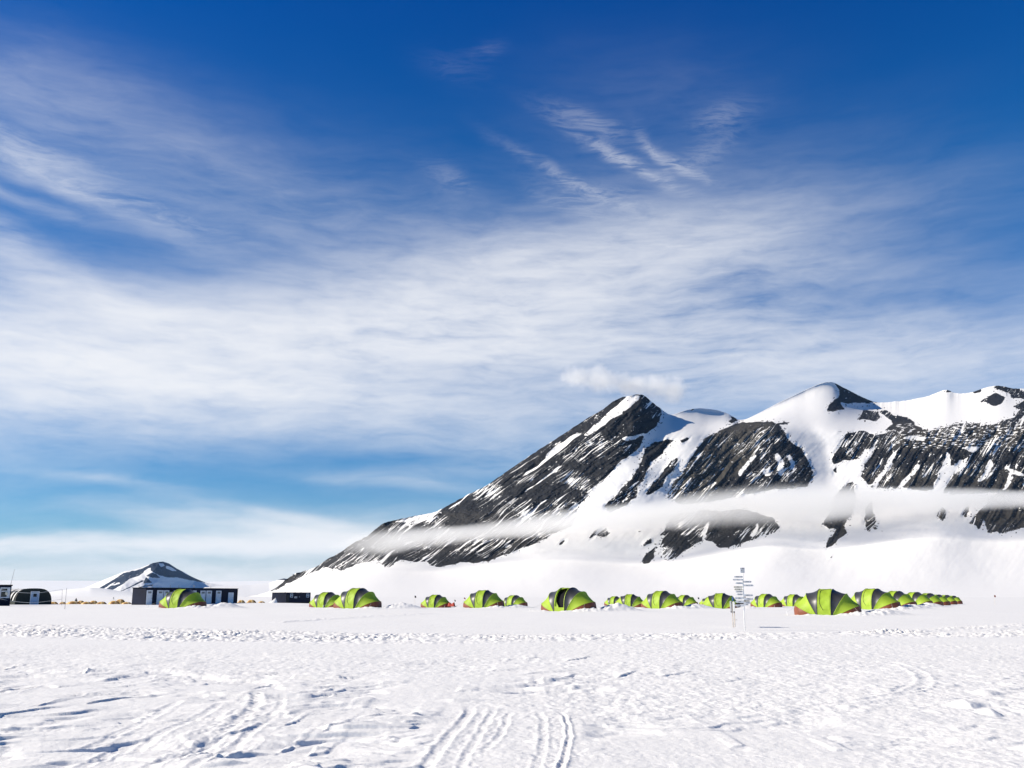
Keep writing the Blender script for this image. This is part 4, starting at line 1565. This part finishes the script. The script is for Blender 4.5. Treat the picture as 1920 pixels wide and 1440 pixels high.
def fog_nodes(nt):
    g = nt.nodes.new('ShaderNodeNewGeometry')
    sep = nt.nodes.new('ShaderNodeSeparateXYZ')
    nt.links.new(g.outputs['Position'], sep.inputs[0])
    # the bank climbs with the slope it lies on, away from the plain
    rng = N(nt, 'DIVIDE', FY, sep.outputs['Y'])
    xn = N(nt, 'DIVIDE', N(nt, 'SUBTRACT', N(nt, 'MULTIPLY', sep.outputs['X'], rng), FX0), FX1 - FX0)
    zf = N(nt, 'MULTIPLY', sep.outputs['Z'], rng)
    ns = nt.nodes.new('ShaderNodeTexNoise')
    ns.inputs['Scale'].default_value = .0042
    ns.inputs['Detail'].default_value = 5
    ns.inputs['Roughness'].default_value = .6
    mp = nt.nodes.new('ShaderNodeMapping')
    mp.inputs['Scale'].default_value = (.7, 1, 1.3)
    nt.links.new(g.outputs['Position'], mp.inputs['Vector'])
    nt.links.new(mp.outputs[0], ns.inputs['Vector'])

    def curve(f, scale):
        fc = nt.nodes.new('ShaderNodeFloatCurve')
        cu = fc.mapping.curves[0]
        pts = []
        for px in (620, 700, 800, 900, 1000, 1100, 1200, 1300, 1400, 1500, 1600, 1700, 1800, 1920, 2250):
            tb = (np.interp(px, *zip(*FOG_TOP)), np.interp(px, *zip(*FOG_BOT)))
            a, c = at(px, tb[0], FY), at(px, tb[1], FY)
            pts.append(((a.x - FX0) / (FX1 - FX0), f(a.z, c.z) / scale))
        cu.points[0].location = (0, pts[0][1])
        cu.points[1].location = (1, pts[-1][1])
        for q in pts:
            cu.points.new(*q)
        fc.mapping.update()
        nt.links.new(xn, fc.inputs['Value'])
        return N(nt, 'MULTIPLY', fc.outputs[0], scale)
    zc = curve(lambda a, c: (a + c) / 2, 600)
    hh = curve(lambda a, c: (a - c) / 2, 200)
    wob = N(nt, 'MULTIPLY', N(nt, 'SUBTRACT', ns.outputs['Fac'], .5), 80)
    q = N(nt, 'DIVIDE', N(nt, 'SUBTRACT', N(nt, 'ADD', zf, wob), zc), hh)
    e = N(nt, 'SUBTRACT', 1.0, N(nt, 'MULTIPLY', N(nt, 'MULTIPLY', q, q), .75), None, True)
    e = N(nt, 'MULTIPLY', e, e)
    # thin to nothing towards the near and far sides
    yq = N(nt, 'DIVIDE', N(nt, 'SUBTRACT', sep.outputs['Y'], FY), 220.0)
    ey = N(nt, 'SUBTRACT', 1.0, N(nt, 'MULTIPLY', yq, yq), None, True)
    den = N(nt, 'MULTIPLY', N(nt, 'MULTIPLY', e, ey), N(nt, 'MAXIMUM', N(nt, 'SUBTRACT', N(nt, 'MULTIPLY', ns.outputs['Fac'], 4.0), 1.0), .45))
    edge = nt.nodes.new('ShaderNodeMapRange')
    edge.inputs['From Min'].default_value = (at(610, 1025, FY).x - FX0) / (FX1 - FX0)
    edge.inputs['From Max'].default_value = (at(830, 1010, FY).x - FX0) / (FX1 - FX0)
    nt.links.new(xn, edge.inputs['Value'])
    return N(nt, 'MULTIPLY', N(nt, 'MULTIPLY', den, edge.outputs[0]), .0082)


fog = MB().box(((FX0 + FX1) / 2, FY, 265), (FX1 - FX0 - 20, 560, 440)).build('fog_bank', volume_mat('low_cloud', fog_nodes, (1.0, .995, .98), .1))
tag(fog, 'long flat bank of grey fog lying across the rock face of the mountain', 'fog', None, 'stuff')

CY_ = 7600.0


def puff_nodes(nt):
    g = nt.nodes.new('ShaderNodeNewGeometry')
    ns = nt.nodes.new('ShaderNodeTexNoise')
    ns.inputs['Scale'].default_value = .0055
    ns.inputs['Detail'].default_value = 6
    ns.inputs['Roughness'].default_value = .62
    nt.links.new(g.outputs['Position'], ns.inputs['Vector'])
    tot = None
    for (px, py, rx, rz) in ((1085, 703, 50, 30), (1130, 710, 75, 36), (1185, 724, 80, 30), (1235, 726, 70, 32), (1262, 730, 48, 34)):
        c = at(px, py, CY_)
        s_ = CY_ / VK
        v = nt.nodes.new('ShaderNodeVectorMath')
        v.operation = 'SUBTRACT'
        nt.links.new(g.outputs['Position'], v.inputs[0])
        v.inputs[1].default_value = c
        d = nt.nodes.new('ShaderNodeVectorMath')
        d.operation = 'DIVIDE'
        nt.links.new(v.outputs[0], d.inputs[0])
        d.inputs[1].default_value = (rx * s_, 160, rz * s_)
        l = nt.nodes.new('ShaderNodeVectorMath')
        l.operation = 'LENGTH'
        nt.links.new(d.outputs[0], l.inputs[0])
        e = N(nt, 'SUBTRACT', 1.0, l.outputs['Value'], None, True)
        tot = e if tot is None else N(nt, 'MAXIMUM', tot, e)
    k = N(nt, 'SUBTRACT', N(nt, 'ADD', tot, N(nt, 'MULTIPLY', ns.outputs['Fac'], 2.3)), 1.36, None, True)
    k = N(nt, 'MULTIPLY', k, N(nt, 'MULTIPLY', tot, 4.0, None, True))
    return N(nt, 'MULTIPLY', k, .017)


c0, c1 = at(1040, 765, CY_), at(1310, 670, CY_)
puff = MB().box(((c0.x + c1.x) / 2, CY_, (c0.z + c1.z) / 2), (c1.x - c0.x, 330, c1.z - c0.z)).build('cloud', volume_mat('small_cumulus', puff_nodes, (.99, .99, .99), .2))
tag(puff, 'small white puff of cloud rising behind the pointed rock peak', 'cloud', None, 'stuff')

# ------------------------------------------------------------------ air
hz_ = MB().box((0, 20000, 690), (84000, 40800, 1420)).build('haze', volume_mat('clear_cold_air', lambda nt: 4.2e-6, (.34, .60, 1.0), 0.0))
tag(hz_, kind='stuff')

# ------------------------------------------------------------------ sun
sun = bpy.data.lights.new('sun', 'SUN')
sun.energy = 5.0
sun.angle = R(.53)
sun.color = (1.0, .915, .77)
so = bpy.data.objects.new('sun', sun)
COL.objects.link(so)
sd = Vector((math.sin(R(SUN_AZ)) * math.cos(R(SUN_EL)), math.cos(R(SUN_AZ)) * math.cos(R(SUN_EL)), math.sin(R(SUN_EL))))
so.rotation_euler = sd.to_track_quat('Z', 'Y').to_euler()

# ------------------------------------------------------------------ sky with high cirrus
W = bpy.data.worlds.new('World')
S.world = W
W.use_nodes = True
nt = W.node_tree
nt.nodes.clear()
L = nt.links.new
out = nt.nodes.new('ShaderNodeOutputWorld')
bg = nt.nodes.new('ShaderNodeBackground')
L(bg.outputs[0], out.inputs[0])
sky = nt.nodes.new('ShaderNodeTexSky')
sky.sky_type = 'NISHITA'
sky.sun_disc = False
sky.sun_elevation = R(SUN_EL)
sky.sun_rotation = R(SUN_AZ)
sky.altitude = 700
sky.air_density = 1.0
sky.dust_density = .15
sky.ozone_density = 2.5
hs = nt.nodes.new('ShaderNodeHueSaturation')
hs.inputs['Saturation'].default_value = 1.0
hs.inputs['Value'].default_value = 1.0
STR = .064

tc = nt.nodes.new('ShaderNodeTexCoord')
sepd = nt.nodes.new('ShaderNodeSeparateXYZ')
L(tc.outputs['Generated'], sepd.inputs[0])
az = N(nt, 'ARCTAN2', sepd.outputs['X'], sepd.outputs['Y'])
el = N(nt, 'ARCSINE', sepd.outputs['Z'])
comb = nt.nodes.new('ShaderNodeCombineXYZ')
L(az, comb.inputs[0])
L(el, comb.inputs[1])
# clear polar air: the blue deepens quickly with height, up to the frame top
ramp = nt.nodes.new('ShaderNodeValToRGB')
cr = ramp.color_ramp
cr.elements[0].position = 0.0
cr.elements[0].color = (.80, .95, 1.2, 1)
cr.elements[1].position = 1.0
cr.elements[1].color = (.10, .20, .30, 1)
for pos_, c_ in ((.042, (.40, .84, 1.2, 1)), (.11, (.12, .72, 1.22, 1)), (.252, (.03, .72, 1.34, 1)), (.42, (.0, .49, 1.40, 1)), (.50, (.03, .36, .95, 1)), (.62, (.10, .24, .40, 1))):  # last stops dull the unseen overhead sky to cut blue fill on snow
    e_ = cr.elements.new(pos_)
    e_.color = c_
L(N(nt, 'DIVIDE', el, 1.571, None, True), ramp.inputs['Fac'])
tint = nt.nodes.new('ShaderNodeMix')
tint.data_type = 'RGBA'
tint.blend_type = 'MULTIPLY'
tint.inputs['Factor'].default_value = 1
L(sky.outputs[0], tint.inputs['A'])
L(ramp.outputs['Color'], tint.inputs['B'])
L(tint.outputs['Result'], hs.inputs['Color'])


def noise_tex(vec, scale, detail, rough, dist=0.0, mapping=None):
    if mapping:
        mp = nt.nodes.new('ShaderNodeMapping')
        mp.inputs['Location'].default_value = mapping[0]
        mp.inputs['Rotation'].default_value = (0, 0, mapping[1])
        mp.inputs['Scale'].default_value = mapping[2]
        L(vec, mp.inputs['Vector'])
        vec = mp.outputs[0]
    n = nt.nodes.new('ShaderNodeTexNoise')
    n.inputs['Scale'].default_value = scale
    n.inputs['Detail'].default_value = detail
    n.inputs['Roughness'].default_value = rough
    n.inputs['Distortion'].default_value = dist
    L(vec, n.inputs['Vector'])
    return n


# warp the sky plane a little so no edge of a cloud is smooth
wn = noise_tex(comb.outputs[0], 5.0, 4, .55)
wv = nt.nodes.new('ShaderNodeVectorMath')
wv.operation = 'SUBTRACT'
L(wn.outputs['Color'], wv.inputs[0])
wv.inputs[1].default_value = (.5, .5, .5)
ws = nt.nodes.new('ShaderNodeVectorMath')
ws.operation = 'MULTIPLY'
L(wv.outputs[0], ws.inputs[0])
ws.inputs[1].default_value = (.11, .032, 0)
wa = nt.nodes.new('ShaderNodeVectorMath')
wa.operation = 'ADD'
L(comb.outputs[0], wa.inputs[0])
L(ws.outputs[0], wa.inputs[1])
P = wa.outputs[0]


def azel(px, py):
    x, y, z = ray(px, py)
    return math.atan2(x, y), math.asin(z / math.sqrt(x * x + y * y + z * z))


def blob(px, py, rx, ry, rot, wgt):
    """soft patch of cirrus: centre, radii in photo pixels, tilt in degrees (positive climbs to the right)"""
    a, e = azel(px, py)
    mp = nt.nodes.new('ShaderNodeMapping')
    mp.vector_type = 'TEXTURE'
    mp.inputs['Location'].default_value = (a, e, 0)
    mp.inputs['Rotation'].default_value = (0, 0, R(rot))
    mp.inputs['Scale'].default_value = (rx / 1860, ry / 1860, 1)
    L(P, mp.inputs['Vector'])
    ln = nt.nodes.new('ShaderNodeVectorMath')
    ln.operation = 'LENGTH'
    L(mp.outputs[0], ln.inputs[0])
    g = N(nt, 'EXPONENT', N(nt, 'MULTIPLY', N(nt, 'MULTIPLY', ln.outputs['Value'], ln.outputs['Value']), -1.0))
    return N(nt, 'MULTIPLY', g, wgt)


CLOUDS = [
    # the broad bright veil across the middle
    (700, 640, 620, 95, 4, .74), (120, 700, 420, 80, -3, .78), (980, 550, 420, 105, 8, .50), (1150, 470, 380, 55, 6, .28),
    (1250, 690, 420, 90, -4, .42), (700, 755, 600, 45, -5, .40), (1500, 700, 380, 90, 0, .28), (1700, 650, 320, 60, -6, .18), (1450, 490, 300, 50, -8, .14),
    (1650, 390, 420, 80, -4, .045),
    # left-hand mares' tails
    (40, 272, 170, 18, -12, .22), (130, 345, 240, 15, -19, .17), (30, 316, 160, 16, -10, .18), (40, 372, 170, 15, -8, .2), (260, 250, 300, 60, -8, .06), (10, 450, 120, 36, -14, .38), (100, 525, 240, 26, -12, .16), (380, 330, 420, 130, -4, .07), (620, 430, 420, 90, 0, .08),
    (60, 160, 160, 90, 0, .10), (300, 600, 340, 40, -6, .35),
    # high wisps on the right
    (1250, 190, 260, 100, -6, .035), (1400, 330, 300, 60, 10, .035), (1180, 330, 200, 60, -16, .04),
    # low bands near the horizon
    (300, 1024, 560, 17, 1, 1.5), (640, 1003, 280, 24, -5, .85), (580, 970, 170, 10, -8, .30), (220, 900, 110, 9, -4, .20), (760, 905, 160, 14, -4, .22), (900, 880, 160, 16, 2, .22), (500, 1082, 900, 28, 0, 1.1), (850, 830, 330, 30, -3, .30),
    (1500, 1000, 900, 60, 0, .5), (-700, 700, 600, 160, 0, .4), (2700, 650, 600, 160, 0, .4),
]
tot = None
for c in CLOUDS:
    b = blob(*c)
    tot = b if tot is None else N(nt, 'ADD', tot, b)
fib = noise_tex(P, 1.0, 9, .62, .25, ((3.1, .7, 0), R(7), (8, 44, 1)))
fib2 = noise_tex(P, 1.0, 8, .62, .3, ((7.7, 2.2, 0), R(14), (17, 75, 1)))
big = noise_tex(P, 1.0, 4, .5, .3, ((1.3, 5.2, 0), R(4), (2.6, 9, 1)))
# torn, curled wisps high on the right
WISPS = [(1170, 300, 120, 12, -27, 1.3), (1225, 285, 60, 10, -50, .6), (1275, 308, 70, 11, -26, .9), (1095, 225, 70, 18, -20, .6), (1370, 212, 60, 24, 14, .4), (1055, 335, 120, 13, -26, .6), (1335, 285, 70, 22, 18, .4), (1130, 370, 120, 26, -14, .4),
         (905, 90, 36, 16, 10, .16), (850, 130, 60, 26, -14, .10), (1060, 385, 70, 18, -18, .5), (830, 340, 60, 20, -24, .35), (190, 358, 220, 14, -19, .5), (60, 262, 160, 14, -12, .45), (70, 312, 190, 12, -14, .4), (300, 390, 160, 9, -16, .35)]
wt = None
for c in WISPS:
    b = blob(*c)
    wt = b if wt is None else N(nt, 'ADD', wt, b)
cur = noise_tex(P, 1.0, 8, .66, .45, ((2.4, 4.1, 0), R(24), (14, 62, 1)))
rid = N(nt, 'SUBTRACT', 1.0, N(nt, 'MULTIPLY', N(nt, 'ABSOLUTE', N(nt, 'SUBTRACT', cur.outputs['Fac'], .5)), 7.0), None, True)
wisp = N(nt, 'MULTIPLY', wt, N(nt, 'ADD', N(nt, 'MULTIPLY', N(nt, 'POWER', rid, 1.6), .24), .02))
tex = N(nt, 'ADD', N(nt, 'ADD', N(nt, 'MULTIPLY', N(nt, 'SUBTRACT', fib.outputs['Fac'], .5), 1.6), N(nt, 'MULTIPLY', N(nt, 'SUBTRACT', fib2.outputs['Fac'], .5), 1.35)), N(nt, 'MULTIPLY', N(nt, 'SUBTRACT', big.outputs['Fac'], .5), 1.6))
shape = N(nt, 'ADD', N(nt, 'MULTIPLY', tot, N(nt, 'ADD', 1.0, tex)), wisp)
# saturating: thick cirrus never gets whiter than the veil
alpha = N(nt, 'SUBTRACT', 1.0, N(nt, 'EXPONENT', N(nt, 'MULTIPLY', N(nt, 'MAXIMUM', shape, 0.0), -1.5)))
mixc = nt.nodes.new('ShaderNodeMix')
mixc.data_type = 'RGBA'
mixc.clamp_factor = True
L(alpha, mixc.inputs['Factor'])
L(hs.outputs[0], mixc.inputs['A'])
mixc.inputs['B'].default_value = (10.7, 10.8, 11.1, 1)
L(mixc.outputs['Result'], bg.inputs['Color'])
bg.inputs['Strength'].default_value = STR

# ------------------------------------------------------------------ render settings
S.view_settings.view_transform = 'Standard'
S.view_settings.look = 'None'
S.view_settings.exposure = .45
S.view_settings.gamma = 1
S.render.engine = 'CYCLES'
S.cycles.volume_bounces = 4
S.cycles.max_bounces = 6
S.cycles.use_denoising = True
S.cycles.volume_step_rate = 1.0
S.cycles.volume_max_steps = 256
